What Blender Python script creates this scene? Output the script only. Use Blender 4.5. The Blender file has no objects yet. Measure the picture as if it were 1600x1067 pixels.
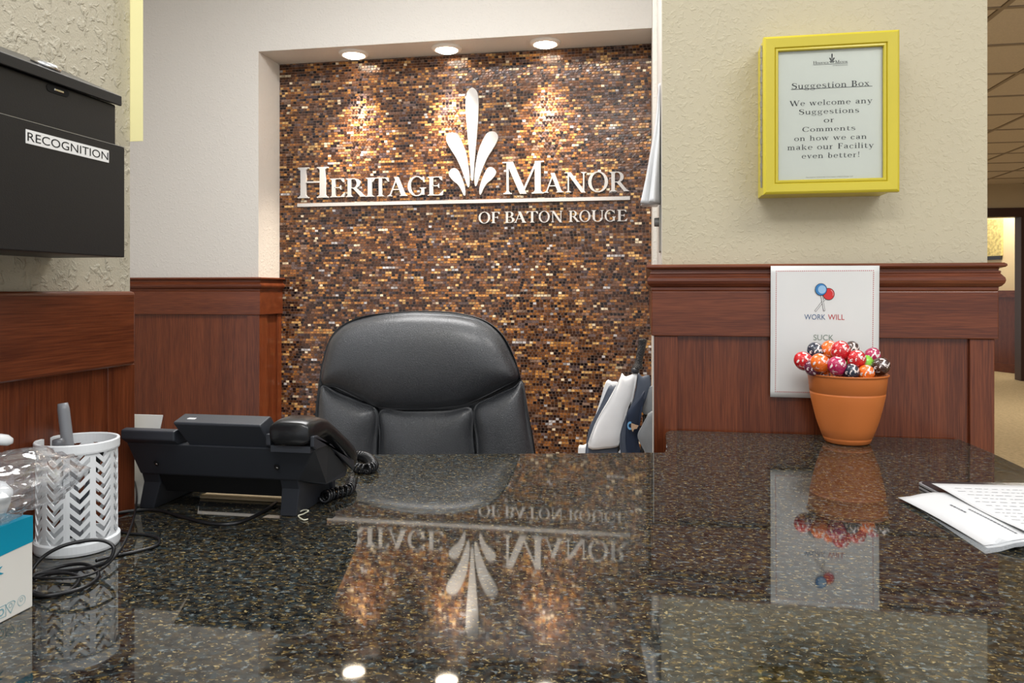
import bpy, bmesh, math, random
from mathutils import Vector, Matrix, noise
random.seed(7)
scene = bpy.context.scene
COL = scene.collection
R = math.radians

# ------------------------------------------------------------------ camera
TH = R(10.09); CT, ST = math.cos(TH), math.sin(TH)
F = 1180.0; HC = 0.3134; ZT = 0.76; ZC = ZT + HC     # focal px, eye above counter, counter top, eye height
cam_d = bpy.data.cameras.new('camera'); cam = bpy.data.objects.new('camera', cam_d); COL.objects.link(cam)
cam.location = (0, 0, ZC); cam.rotation_euler = (R(90), 0, TH)
cam_d.sensor_width = 36; cam_d.lens = 36 * F / 1600; cam_d.shift_y = -78.5 / 1600
cam_d.clip_start = .01
scene.camera = cam

# ------------------------------------------------------------------ light, exposure
w = bpy.data.worlds.new('world'); scene.world = w; w.use_nodes = True
w.node_tree.nodes['Background'].inputs[0].default_value = (.93, .96, 1, 1)
w.node_tree.nodes['Background'].inputs[1].default_value = 1.0
scene.view_settings.view_transform = 'Standard'; scene.view_settings.look = 'None'
scene.view_settings.exposure = 0.0; scene.view_settings.gamma = 1
scene.view_settings.use_curve_mapping = False

def area(name, loc, sx, sy, power, color=(1, .98, .96), rot=(0, 0, 0)):
    l = bpy.data.lights.new(name, 'AREA'); l.shape = 'RECTANGLE'; l.size = sx; l.size_y = sy
    l.energy = power; l.color = color
    o = bpy.data.objects.new(name, l); COL.objects.link(o); o.location = loc; o.rotation_euler = rot
    return o
area('office_ceiling_light', (-.75, 1.75, 2.60), 1.2, .6, 44, (1, .99, .98))
area('lobby_ceiling_light', (-.3, -.55, 2.60), 1.2, .6, 40, (1, .98, .95))
area('lobby_ceiling_light', (1.3, .2, 2.60), 1.2, .6, 26, (1, .97, .92))
area('corridor_ceiling_light', (2.3, 3.6, 2.33), .55, .55, 36, (1, .93, .82))
area('corridor_ceiling_light', (3.4, 7.3, 2.33), .55, .55, 44, (1, .92, .80))
area('far_room_light', (4.6, 10.6, 2.33), 1.0, .8, 34, (1, .90, .74))

# ------------------------------------------------------------------ measured rays
def ray(px, py):
    a = (px - 800) / F; b = (455 - py) / F
    return Vector((a * CT - ST, a * ST + CT, b))
def onY(px, py, Y): d = ray(px, py); t = Y / d.y; return Vector((d.x * t, Y, ZC + d.z * t))
def onX(px, py, X): d = ray(px, py); t = X / d.x; return Vector((X, d.y * t, ZC + d.z * t))
def onZ(px, py, z): d = ray(px, py); t = (z - ZC) / d.z; return Vector((d.x * t, d.y * t, z))

# ------------------------------------------------------------------ materials
def s2l(c):
    return tuple(((v / 255) / 12.92 if v / 255 <= .04045 else ((v / 255 + .055) / 1.055) ** 2.4) for v in c) + (1,)
MATS = {}
def mat(name, rgb, rough=.5, metal=0., spec=.5, coat=0., bump=None, var=None, emit=None, trans=0., ior=1.45, alpha=1.):
    """rgb in sRGB 0-255. bump=(scale,strength,distance). var=(scale, amount) slow tone variation"""
    if name in MATS: return MATS[name]
    m = bpy.data.materials.new(name); m.use_nodes = True; MATS[name] = m
    nt = m.node_tree; b = nt.nodes['Principled BSDF']
    col = s2l(rgb)
    b.inputs['Base Color'].default_value = col; b.inputs['Roughness'].default_value = rough
    b.inputs['Metallic'].default_value = metal; b.inputs['Specular IOR Level'].default_value = spec
    b.inputs['Coat Weight'].default_value = coat; b.inputs['Coat Roughness'].default_value = .08
    b.inputs['Transmission Weight'].default_value = trans; b.inputs['IOR'].default_value = ior
    b.inputs['Alpha'].default_value = alpha
    tc = nt.nodes.new('ShaderNodeTexCoord')
    if bump:
        n = nt.nodes.new('ShaderNodeTexNoise'); n.inputs['Scale'].default_value = bump[0]; n.inputs['Detail'].default_value = 3
        nt.links.new(tc.outputs['Object'], n.inputs['Vector'])
        bp = nt.nodes.new('ShaderNodeBump'); bp.inputs['Strength'].default_value = bump[1]; bp.inputs['Distance'].default_value = bump[2]
        nt.links.new(n.outputs['Fac'], bp.inputs['Height']); nt.links.new(bp.outputs[0], b.inputs['Normal'])
    if var is None: var = (3.0, .04)
    n = nt.nodes.new('ShaderNodeTexNoise'); n.inputs['Scale'].default_value = var[0]; n.inputs['Detail'].default_value = 4
    nt.links.new(tc.outputs['Object'], n.inputs['Vector'])
    r = nt.nodes.new('ShaderNodeValToRGB')
    r.color_ramp.elements[0].position = .3; r.color_ramp.elements[1].position = .7
    r.color_ramp.elements[0].color = tuple(c * (1 - var[1]) for c in col[:3]) + (1,)
    r.color_ramp.elements[1].color = tuple(min(1, c * (1 + var[1])) for c in col[:3]) + (1,)
    nt.links.new(n.outputs['Fac'], r.inputs[0]); nt.links.new(r.outputs[0], b.inputs['Base Color'])
    if emit:
        b.inputs['Emission Color'].default_value = s2l(emit[0]); b.inputs['Emission Strength'].default_value = emit[1]
    return m

def plaster(name, rgb, scale, dist, flat):
    """knock-down plaster: raised blobs over a fine orange peel"""
    m = bpy.data.materials.new(name); m.use_nodes = True; nt = m.node_tree; b = nt.nodes['Principled BSDF']
    b.inputs['Base Color'].default_value = s2l(rgb); b.inputs['Roughness'].default_value = .62
    tc = nt.nodes.new('ShaderNodeTexCoord')
    n1 = nt.nodes.new('ShaderNodeTexNoise'); n1.inputs['Scale'].default_value = scale; n1.inputs['Detail'].default_value = 5; n1.inputs['Distortion'].default_value = .6
    r1 = nt.nodes.new('ShaderNodeValToRGB'); r1.color_ramp.elements[0].position = flat; r1.color_ramp.elements[1].position = flat + .17
    n2 = nt.nodes.new('ShaderNodeTexNoise'); n2.inputs['Scale'].default_value = scale * 5; n2.inputs['Detail'].default_value = 3
    mx = nt.nodes.new('ShaderNodeMath'); mx.operation = 'MULTIPLY_ADD'; mx.inputs[1].default_value = .35
    bp = nt.nodes.new('ShaderNodeBump'); bp.inputs['Strength'].default_value = 1; bp.inputs['Distance'].default_value = dist
    L = nt.links.new
    L(tc.outputs['Object'], n1.inputs['Vector']); L(tc.outputs['Object'], n2.inputs['Vector'])
    L(n1.outputs['Fac'], r1.inputs[0]); L(n2.outputs['Fac'], mx.inputs[0]); L(r1.outputs[0], mx.inputs[2])
    L(mx.outputs[0], bp.inputs['Height']); L(bp.outputs[0], b.inputs['Normal'])
    MATS[name] = m; return m

def wood(name, axis, rgb_dark, rgb_mid, rgb_light, rough=.28):
    """fine reddish grain running along axis 0,1 or 2"""
    m = bpy.data.materials.new(name); m.use_nodes = True; nt = m.node_tree; b = nt.nodes['Principled BSDF']
    b.inputs['Roughness'].default_value = rough; b.inputs['Coat Weight'].default_value = .12; b.inputs['Coat Roughness'].default_value = .12; b.inputs['Specular IOR Level'].default_value = .36
    tc = nt.nodes.new('ShaderNodeTexCoord'); L = nt.links.new
    def tex(sc, st, det):
        mp = nt.nodes.new('ShaderNodeMapping'); s = [sc, sc, sc]; s[axis] = st; mp.inputs['Scale'].default_value = s
        n = nt.nodes.new('ShaderNodeTexNoise'); n.inputs['Scale'].default_value = 1; n.inputs['Detail'].default_value = det; n.inputs['Distortion'].default_value = .3
        L(tc.outputs['Object'], mp.inputs['Vector']); L(mp.outputs[0], n.inputs['Vector']); return n
    a = tex(28, 1.1, 5); f = tex(420, 14, 3)
    mx = nt.nodes.new('ShaderNodeMath'); mx.operation = 'MULTIPLY_ADD'; mx.inputs[1].default_value = .42
    sc = nt.nodes.new('ShaderNodeMath'); sc.operation = 'MULTIPLY'; sc.inputs[1].default_value = .58
    L(f.outputs['Fac'], sc.inputs[0]); L(a.outputs['Fac'], mx.inputs[0]); L(sc.outputs[0], mx.inputs[2])
    r = nt.nodes.new('ShaderNodeValToRGB'); e = r.color_ramp.elements
    e[0].position = .36; e[0].color = s2l(rgb_dark); e[1].position = .66; e[1].color = s2l(rgb_light)
    k = e.new(.5); k.color = s2l(rgb_mid)
    L(mx.outputs[0], r.inputs[0]); L(r.outputs[0], b.inputs['Base Color'])
    bp = nt.nodes.new('ShaderNodeBump'); bp.inputs['Strength'].default_value = .25; bp.inputs['Distance'].default_value = .0003
    L(f.outputs['Fac'], bp.inputs['Height']); L(bp.outputs[0], b.inputs['Normal'])
    MATS[name] = m; return m

M_BACKWALL = plaster('wall_paint_grey', (214, 209, 201), 95, .0006, .5)
M_SIDEWALL = plaster('wall_paint_sand', (190, 181, 156), 100, .0006, .5)
M_LEFTWALL = plaster('wall_paint_left', (190, 183, 163), 82, .0016, .52)
W = [wood('mahogany_grain_%s' % n, i, (78, 35, 19), (101, 50, 27), (120, 62, 35)) for i, n in enumerate('xyz')]
WOOD_X, WOOD_Y, WOOD_Z = W
M_BLACKPL = mat('black_phone_plastic', (44, 47, 53), .42, bump=(900, .25, .0002))
M_BLACKGL = mat('black_gloss_plastic', (22, 23, 25), .2)
M_WHITEPL = mat('white_plastic', (226, 229, 231), .35)
M_PAPER = mat('white_paper', (218, 219, 218), .7)
M_SHEET = mat('copier_paper', (192, 193, 195), .7)
M_SIGN = mat('sign_painted_metal', (182, 180, 178), .4)
M_INK = mat('black_ink', (14, 14, 13), .8)

def granite():
    m = bpy.data.materials.new('dark_granite'); m.use_nodes = True; nt = m.node_tree; b = nt.nodes['Principled BSDF']; L = nt.links.new
    tc = nt.nodes.new('ShaderNodeTexCoord')
    def blobs(scale, off, lo, hi, det=4, dist=.4):
        mp = nt.nodes.new('ShaderNodeMapping'); mp.inputs['Scale'].default_value = (.78, 1.05, .01); mp.inputs['Location'].default_value = (off, off * 1.7, 0)
        n = nt.nodes.new('ShaderNodeTexNoise'); n.inputs['Scale'].default_value = scale; n.inputs['Detail'].default_value = det; n.inputs['Roughness'].default_value = .62; n.inputs['Distortion'].default_value = dist
        r = nt.nodes.new('ShaderNodeMapRange'); r.inputs[1].default_value = lo; r.inputs[2].default_value = hi
        L(tc.outputs['Object'], mp.inputs['Vector']); L(mp.outputs[0], n.inputs['Vector']); L(n.outputs['Fac'], r.inputs[0]); return r
    cur = None
    def layer(msk, c0, c1):
        nonlocal cur
        mx = nt.nodes.new('ShaderNodeMix'); mx.data_type = 'RGBA'; L(msk.outputs[0], mx.inputs[0])
        if cur is None: mx.inputs[6].default_value = s2l(c0)
        else: L(cur, mx.inputs[6])
        mx.inputs[7].default_value = s2l(c1); cur = mx.outputs[2]
    layer(blobs(95, 0, .42, .66), (10, 11, 12), (40, 43, 43))
    layer(blobs(120, 3.1, .48, .62), None, (56, 48, 36))
    layer(blobs(110, 7.7, .52, .62), None, (44, 52, 54))
    layer(blobs(150, 9.3, .56, .66), None, (94, 79, 46))
    layer(blobs(140, 15.1, .58, .68), None, (92, 100, 102))
    layer(blobs(230, 21.9, .62, .68, 2), None, (134, 120, 86))
    L(cur, b.inputs['Base Color'])
    b.inputs['Roughness'].default_value = .035; b.inputs['IOR'].default_value = 1.66
    return m
M_GRANITE = granite()

# ------------------------------------------------------------------ mesh building
ORG = {}
class MB:
    def __init__(s): s.v = []; s.f = []
    def add(s, vs, fs):
        n = len(s.v); s.v += [Vector(v) for v in vs]; s.f += [tuple(i + n for i in f) for f in fs]; return s
    def box(s, x0, x1, y0, y1, z0, z1):
        return s.add([(x, y, z) for z in (z0, z1) for y in (y0, y1) for x in (x0, x1)],
                     [(0, 2, 3, 1), (4, 5, 7, 6), (0, 1, 5, 4), (2, 6, 7, 3), (0, 4, 6, 2), (1, 3, 7, 5)])
    def loft(s, rings, cap0=True, cap1=True, close=True):
        n = len(rings[0]); vs = [p for r in rings for p in r]; fs = []
        for i in range(len(rings) - 1):
            for j in range(n if close else n - 1):
                a = i * n + j; b_ = i * n + (j + 1) % n
                fs.append((a, b_, b_ + n, a + n))
        if cap0: fs.append(tuple(range(n))[::-1])
        if cap1: fs.append(tuple(range((len(rings) - 1) * n, len(rings) * n)))
        return s.add(vs, fs)
    def lathe(s, prof, c, n=48, cap0=True, cap1=True):
        return s.loft([[(c[0] + r * math.cos(2 * math.pi * k / n), c[1] + r * math.sin(2 * math.pi * k / n), c[2] + z) for k in range(n)] for r, z in prof], cap0, cap1)
    def tube(s, pts, r, n=8, caps=True):
        pts = [Vector(p) for p in pts]; rings = []; up = None
        for i, p in enumerate(pts):
            t = (pts[min(i + 1, len(pts) - 1)] - pts[max(i - 1, 0)])
            t = t.normalized() if t.length > 1e-9 else Vector((0, 0, 1))
            if up is None: up = t.orthogonal().normalized()
            up = (up - t * up.dot(t)); up = up.normalized() if up.length > 1e-6 else t.orthogonal().normalized()
            b_ = t.cross(up); rr = r(i / (len(pts) - 1)) if callable(r) else r
            rings.append([p + (up * math.cos(2 * math.pi * k / n) + b_ * math.sin(2 * math.pi * k / n)) * rr for k in range(n)])
        return s.loft(rings, caps, caps)
    def prism_x(s, prof, x0, x1):                                   # prof in (y,z)
        return s.loft([[(x0, y, z) for y, z in prof], [(x1, y, z) for y, z in prof]])
    def build(s, name, m, parent=None, bevel=0, smooth=False, label=None, seg=2, subsurf=0):
        if parent is not None: o0 = ORG[parent]
        else:
            xs = [v.x for v in s.v]; ys = [v.y for v in s.v]; zs = [v.z for v in s.v]
            o0 = Vector(((min(xs) + max(xs)) / 2, (min(ys) + max(ys)) / 2, min(zs)))
        me = bpy.data.meshes.new(name); me.from_pydata([v - o0 for v in s.v], [], s.f); me.update()
        bm = bmesh.new(); bm.from_mesh(me); bmesh.ops.recalc_face_normals(bm, faces=bm.faces); bm.to_mesh(me); bm.free()
        if m: me.materials.append(m)
        o = bpy.data.objects.new(name, me); COL.objects.link(o)
        if parent is not None: o.parent = parent
        else: o.location = o0
        ORG[o] = o0
        if bevel:
            b = o.modifiers.new('bevel', 'BEVEL'); b.width = bevel; b.segments = seg; b.limit_method = 'ANGLE'; b.angle_limit = R(35)
        if subsurf:
            b = o.modifiers.new('subdivision', 'SUBSURF'); b.levels = subsurf; b.render_levels = subsurf
        if smooth or bevel:
            for p in me.polygons: p.use_smooth = bool(smooth)
        if label: o['label'] = label
        return o
def thing(name, loc, label, cat, group=None):
    o = bpy.data.objects.new(name, None); COL.objects.link(o); o.location = loc; o.empty_display_size = .05
    ORG[o] = Vector(loc); return tag(o, label, cat, group)
def tag(o, label, cat, group=None, kind=None):
    o['label'] = label; o['category'] = cat
    if group: o['group'] = group
    if kind: o['kind'] = kind
    return o
def struct(o, label=None):
    o['kind'] = 'structure'
    if label: o['label'] = label
    return o
def box(name, m, x0, x1, y0, y1, z0, z1, parent=None, bevel=0, **k):
    return MB().box(x0, x1, y0, y1, z0, z1).build(name, m, parent, bevel, **k)
def crom(P, n=8, closed=False):
    P = [Vector(p) for p in P]; out = []; N = len(P)
    rng = range(N) if closed else range(N - 1)
    for i in rng:
        if closed: a, b, c, d = P[(i - 1) % N], P[i], P[(i + 1) % N], P[(i + 2) % N]
        else: a, b, c, d = P[max(i - 1, 0)], P[i], P[i + 1], P[min(i + 2, N - 1)]
        for k in range(n):
            t = k / n
            out.append(.5 * ((2 * b) + (c - a) * t + (2 * a - 5 * b + 4 * c - d) * t * t + (3 * b - a - 3 * c + d) * t ** 3))
    if not closed: out.append(P[-1])
    return out

# ------------------------------------------------------------------ lettering: a small roman alphabet drawn from strokes
S_, T_, SW = .145, .048, .075
def rct(x0, y0, x1, y1): return [[(x0, y0), (x1, y0), (x1, y1), (x0, y1)]]
def srf(x0, x1, y, up):                                              # bracketed slab serif under or over a stem x0..x1
    t = T_ * .8; d = 1 if up else -1
    p = rct(x0 - SW, y, x1 + SW, y + d * t) if up else rct(x0 - SW, y - t, x1 + SW, y)
    return p + [[(x0 - SW * .55, y + d * t), (x1 + SW * .55, y + d * t), (x1, y + d * (t + .055)), (x0, y + d * (t + .055))]]
def stm(x, y0=0, y1=1, w=S_, b=True, t=True):
    return rct(x, y0, x + w, y1) + (srf(x, x + w, y0, True) if b else []) + (srf(x, x + w, y1, False) if t else [])
def dg(x0, y0, x1, y1, w): return [[(x0 - w / 2, y0), (x0 + w / 2, y0), (x1 + w / 2, y1), (x1 - w / 2, y1)]]
def arc(cx, cy, rx, ry, a0, a1, wx=S_, wy=T_, n=18):
    out = []
    for i in range(n):
        p = []
        for a in (a0 + (a1 - a0) * i / n, a0 + (a1 - a0) * (i + 1) / n): p.append((R(a)))
        c0, s0, c1, s1 = math.cos(p[0]), math.sin(p[0]), math.cos(p[1]), math.sin(p[1])
        out.append([(cx + rx * c0, cy + ry * s0), (cx + rx * c1, cy + ry * s1), (cx + (rx - wx) * c1, cy + (ry - wy) * s1), (cx + (rx - wx) * c0, cy + (ry - wy) * s0)])
    return out
def strk(P, ws, n=6):
    pts = crom([(x, y, 0) for x, y in P], n); out = []; m = len(pts); q = []
    for i, p in enumerate(pts):
        t = (pts[min(i + 1, m - 1)] - pts[max(i - 1, 0)]).normalized(); nn = Vector((-t.y, t.x, 0))
        u = i / (m - 1) * (len(ws) - 1); k = min(int(u), len(ws) - 2); wv = ws[k] + (ws[k + 1] - ws[k]) * (u - k)
        q.append((p + nn * wv / 2, p - nn * wv / 2))
    for a, b in zip(q, q[1:]): out.append([(a[0].x, a[0].y), (b[0].x, b[0].y), (b[1].x, b[1].y), (a[1].x, a[1].y)])
    return out
XH = .66
GL = {
 'H': (stm(.09) + stm(.60) + rct(.2, .49, .62, .54), .84),
 'I': (stm(.09), .33),
 'E': (stm(.09) + rct(.1, .955, .57, 1) + [[(.575, 1), (.575, .79), (.55, .79), (.44, .965), (.44, 1)]] + rct(.2, .49, .45, .535) + [[(.47, .63), (.445, .63), (.40, .53), (.40, .5), (.445, .40), (.47, .40)]]
       + rct(.1, 0, .60, .045) + [[(.64, .25), (.615, .25), (.45, .04), (.45, 0), (.60, 0)]], .66),
 'F': (stm(.09) + rct(.1, .955, .56, 1) + [[(.575, 1), (.575, .78), (.55, .78), (.44, .965), (.44, 1)]] + rct(.2, .48, .45, .525) + [[(.47, .62), (.445, .62), (.40, .52), (.40, .49), (.445, .39), (.47, .39)]], .60),
 'T': (stm(.30, t=False) + rct(.02, .955, .725, 1) + [[(.02, 1), (.0, .77), (.03, .77), (.15, .96), (.15, 1)], [(.725, 1), (.745, .77), (.715, .77), (.595, .96), (.595, 1)]], .75),
 'A': (dg(.13, 0, .42, 1, .055) + dg(.67, 0, .375, 1, .16) + rct(.22, .32, .60, .365) + srf(.11, .15, 0, True) + srf(.60, .74, 0, True), .83),
 'R': (stm(.09) + rct(.2, .955, .34, 1) + rct(.2, .455, .36, .50) + arc(.33, .7275, .27, .2725, -90, 90) + dg(.70, 0, .38, .48, .17) + srf(.66, .74, 0, True), .86),
 'B': (stm(.09) + rct(.2, .955, .36, 1) + rct(.2, .49, .38, .535) + rct(.2, 0, .38, .045) + arc(.35, .7575, .24, .2425, -90, 90) + arc(.37, .2675, .28, .2675, -90, 90), .70),
 'O': (arc(.43, .5, .43, .52, 0, 360, n=40), .86),
 'G': (arc(.43, .5, .43, .52, 42, 318, n=30) + rct(.64, .05, .78, .40) + srf(.64, .78, .42, False) + [[(.74, 1), (.715, 1), (.68, .86), (.74, .70), (.77, .70)]], .86),
 'C': (arc(.43, .5, .43, .52, 40, 325, n=30) + [[(.74, 1), (.715, 1), (.68, .86), (.74, .70), (.77, .70)]], .80),
 'M': (stm(.12, w=.055, t=False) + rct(.02, .96, .2, 1) + dg(.19, 1, .53, 0, .165) + dg(.50, 0, .86, 1, .055) + stm(.81, t=False) + rct(.82, .96, 1.03, 1), 1.05),
 'N': (stm(.12, w=.055, t=False) + rct(.0, .96, .2, 1) + dg(.16, 1, .72, -.02, .165) + stm(.70, w=.055, b=False), .86),
 'U': (stm(.09, y0=.33, b=False) + arc(.405, .33, .315, .35, 180, 360, wx=.145) + stm(.65, y0=.33, w=.055, b=False), .80),
 'S': (strk([(.56, .76), (.52, .92), (.33, 1.0), (.13, .90), (.12, .70), (.32, .55), (.52, .41), (.54, .17), (.32, -.01), (.12, .07), (.06, .27)], [.04, .04, .05, .12, .16, .16, .16, .12, .05, .04, .04]) + rct(.54, .68, .57, 1) + rct(.05, 0, .08, .32), .64),
 'W': (dg(.10, 1, .38, 0, .15) + dg(.36, 0, .60, 1, .055) + dg(.58, 1, .86, 0, .15) + dg(.84, 0, 1.12, 1, .055) + srf(.06, .14, 1, False) + srf(.56, .64, 1, False) + srf(1.08, 1.14, 1, False), 1.2),
 'a': (strk([(.10, .50), (.14, .62), (.30, .65), (.40, .52), (.40, .2)], [.08, .06, .06, .12, .12]) + rct(.345, .05, .455, .5) + arc(.25, .19, .21, .20, 60, 300, wx=.1) + [[(.345, .38), (.345, .33), (.12, .24), (.12, .30)]] + [[(.40, .1), (.46, .0), (.54, 0), (.54, .05)]], .56),
 'b': (rct(.09, 0, .20, 1) + rct(.02, .96, .2, 1) + arc(.30, .32, .25, .34, 0, 360, wx=.11), .60),
 'c': (arc(.28, .32, .26, .34, 45, 320, wx=.11) + arc(.42, .52, .06, .06, 0, 360, wx=.06, wy=.06, n=8), .52),
 'e': (arc(.29, .32, .27, .34, 0, 318, wx=.11) + rct(.08, .34, .54, .385), .58),
 'f': (stm(.12, y1=.8, w=.11, t=False) + rct(.0, .62, .34, .66) + strk([(.175, .75), (.2, .95), (.36, 1.0), (.42, .93)], [.11, .1, .05, .09]), .40),
 'g': (arc(.25, .43, .22, .23, 0, 360, wx=.1, wy=.04) + strk([(.16, .24), (.09, .15), (.16, .07), (.40, .04), (.50, -.08), (.44, -.24), (.25, -.29), (.06, -.22), (.05, -.08), (.16, .03)], [.04, .05, .07, .09, .09, .06, .05, .06, .06, .04]) + strk([(.42, .58), (.5, .66), (.58, .64)], [.04, .05, .08]), .60),
 'h': (stm(.08, w=.11, t=False) + rct(.0, .96, .15, 1) + strk([(.17, .45), (.30, .63), (.44, .60), (.50, .42), (.50, .3)], [.04, .06, .09, .11, .11]) + stm(.445, y1=.45, w=.11, t=False), .66),
 'i': (stm(.08, y1=XH, w=.11, t=False) + rct(.0, .62, .15, .66) + arc(.135, .88, .075, .075, 0, 360, wx=.075, wy=.075, n=10), .28),
 'k': (stm(.08, w=.11, t=False) + rct(.0, .96, .15, 1) + dg(.22, .28, .48, .64, .05) + dg(.54, 0, .30, .38, .13) + srf(.42, .5, XH, False) + srf(.5, .58, 0, True), .66),
 'l': (stm(.08, w=.11, t=False) + rct(.0, .96, .15, 1), .28),
 'm': (stm(.08, y1=XH, w=.11, t=False) + rct(.0, .62, .15, .66) + strk([(.17, .45), (.28, .63), (.40, .60), (.45, .42), (.45, .3)], [.04, .06, .09, .11, .11]) + stm(.395, y1=.45, w=.11, t=False)
       + strk([(.49, .45), (.60, .63), (.72, .60), (.77, .42), (.77, .3)], [.04, .06, .09, .11, .11]) + stm(.715, y1=.45, w=.11, t=False), .94),
 'n': (stm(.08, y1=XH, w=.11, t=False) + rct(.0, .62, .15, .66) + strk([(.17, .45), (.30, .63), (.44, .60), (.50, .42), (.50, .3)], [.04, .06, .09, .11, .11]) + stm(.445, y1=.45, w=.11, t=False), .66),
 'o': (arc(.30, .32, .29, .34, 0, 360, wx=.11, n=26), .60),
 'r': (stm(.08, y1=XH, w=.11, t=False) + rct(.0, .62, .15, .66) + strk([(.18, .42), (.26, .6), (.38, .62)], [.04, .05, .1]), .46),
 's': (strk([(.42, .50), (.38, .62), (.24, .65), (.10, .57), (.12, .42), (.28, .33), (.42, .22), (.40, .06), (.24, -.01), (.10, .04), (.05, .18)], [.04, .04, .05, .09, .11, .11, .11, .08, .05, .04, .04]), .50),
 't': (strk([(.16, .86), (.16, .5), (.16, .15), (.22, .03), (.34, .03), (.40, .12)], [.06, .11, .11, .1, .06, .04]) + rct(.0, .62, .36, .66), .42),
 'u': (rct(.08, .2, .19, XH) + rct(0, .62, .15, .66) + strk([(.135, .3), (.15, .1), (.28, .02), (.42, .12), (.50, .22)], [.11, .11, .08, .05, .04]) + stm(.46, y1=XH, w=.11, t=False) + rct(.38, .62, .5, .66), .66),
 'v': (dg(.10, XH, .30, 0, .12) + dg(.28, 0, .48, XH, .045) + srf(.08, .12, XH, False) + srf(.46, .5, XH, False), .58),
 'w': (dg(.08, XH, .26, 0, .12) + dg(.24, 0, .42, XH, .045) + dg(.42, XH, .60, 0, .12) + dg(.58, 0, .76, XH, .045) + srf(.06, .10, XH, False) + srf(.40, .44, XH, False) + srf(.74, .78, XH, False), .86),
 'x': (dg(.10, XH, .46, 0, .12) + dg(.08, 0, .44, XH, .045) + srf(.08, .12, XH, False) + srf(.42, .46, XH, False) + srf(.06, .1, 0, True) + srf(.44, .48, 0, True), .56),
 'y': (dg(.10, XH, .31, .02, .12) + strk([(.50, .66), (.30, .02), (.22, -.22), (.10, -.28), (.05, -.22)], [.045, .045, .05, .06, .09]) + srf(.08, .12, XH, False) + srf(.48, .52, XH, False), .60),
 '!': ([[(.08, 1), (.20, 1), (.16, .28), (.12, .28)]] + arc(.14, .08, .075, .08, 0, 360, wx=.075, wy=.08, n=10), .28),
 ' ': ([], .34),
}
def bounds(polys):
    xs = [p[0] for q in polys for p in q]; ys = [p[1] for q in polys for p in q]; return min(xs), max(xs), min(ys), max(ys)
def set_line(text, x0, x1, yb, cap, track=.06):
    """polys of a text line fitted between x0 and x1 with its base on yb"""
    x = 0; polys = []
    for ch in text:
        g, adv = GL[ch]; polys += [[(px + x, py) for px, py in q] for q in g]; x += adv + track
    a, b, _, _ = bounds(polys); k = (x1 - x0) / (b - a)
    return [[(x0 + (px - a) * k, yb + py * cap) for px, py in q] for q in polys]
def plate(mb, polys, P0, U, V, N, depth, jit=0.):
    """extrudes 2D polys on the plane P0+U*x+V*y towards N by depth (0: flat)"""
    P0, U, V, N = Vector(P0), Vector(U), Vector(V), Vector(N); k = 0
    for q in polys:
        k += 1; d = depth + jit * (k % 7)
        top = [P0 + U * x + V * y + N * d for x, y in q]
        if depth < .001: mb.add(top, [tuple(range(len(q)))])
        else:
            bot = [P0 + U * x + V * y for x, y in q]; n = len(q)
            mb.add(top + bot, [tuple(range(n))] + [(i, (i + 1) % n, (i + 1) % n + n, i + n) for i in range(n)])
    return mb
def sans(text, x0, x1, yb, cap=None, squeeze=None):
    """polys of a sans text line from Blender's own font, fitted x0..x1"""
    cu = bpy.data.curves.new('lettering', 'FONT'); cu.body = text; cu.resolution_u = 4
    o = bpy.data.objects.new('lettering', cu); COL.objects.link(o)
    dgp = bpy.context.evaluated_depsgraph_get(); me = bpy.data.meshes.new_from_object(o.evaluated_get(dgp))
    polys = [[(me.vertices[i].co.x, me.vertices[i].co.y) for i in p.vertices] for p in me.polygons]
    bpy.data.objects.remove(o); bpy.data.curves.remove(cu); bpy.data.meshes.remove(me)
    a, b, c, d = bounds(polys); kx = (x1 - x0) / (b - a); ky = kx if cap is None else cap / (d - max(c, 0))
    return [[(x0 + (x - a) * kx, yb + y * ky) for x, y in q] for q in polys]

# ================================================================== SETTING
ZCE = 2.62
struct(box('floor', mat('office_carpet', (112, 98, 84), .95, bump=(500, .6, .002), var=(60, .25)), -3.0, .70, -2.2, 3.3, -.05, 0))
struct(box('ceiling', mat('ceiling_paint', (225, 222, 214), .8, bump=(90, .4, .001)), -3.0, 1.0, 1.2, 3.3, ZCE, ZCE + .05), 'plain white ceiling of the office alcove')
# left partition
struct(box('wall_left', M_LEFTWALL, -.87, -.735, -1.2, .978, 0, ZCE))
# back wall with recess
YB, YM = 3.0, 3.192; XN0, XN1 = -1.639, .021; ZN = ZC + 1.0285
wb = MB().box(-3.0, XN0, YB, YM + .1, 0, ZCE).box(XN0, XN1, YB, YM + .1, ZN, ZCE).box(XN0, XN1, YM, YM + .1, 0, ZN).box(XN1, .16, 2.58, YM + .1, 0, ZCE)
wall_back = struct(wb.build('wall_back', M_BACKWALL), 'pale grey back wall with a recess for the mosaic')
struct(box('wall_left', M_BACKWALL, -3.1, -3.0, .9, 3.3, 0, ZCE), 'office side wall')
# right wall: the sand coloured pier and its side
wr = MB().box(.036, .717, 1.766, 1.92, 0, ZCE + .0)
wr.box(.036, .16, 1.92, 2.58, 0, ZCE)
wall_right = struct(wr.build('wall_right', M_SIDEWALL), 'sand coloured wall above the wooden panelling')
# thin pale corner casing on the office side of the pier
struct(box('trim_1', mat('pale_trim', (214, 209, 200), .5), .0345, .036, 1.775, 2.56, ZC + .06, ZCE), 'pale casing on the side of the pier')

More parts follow.
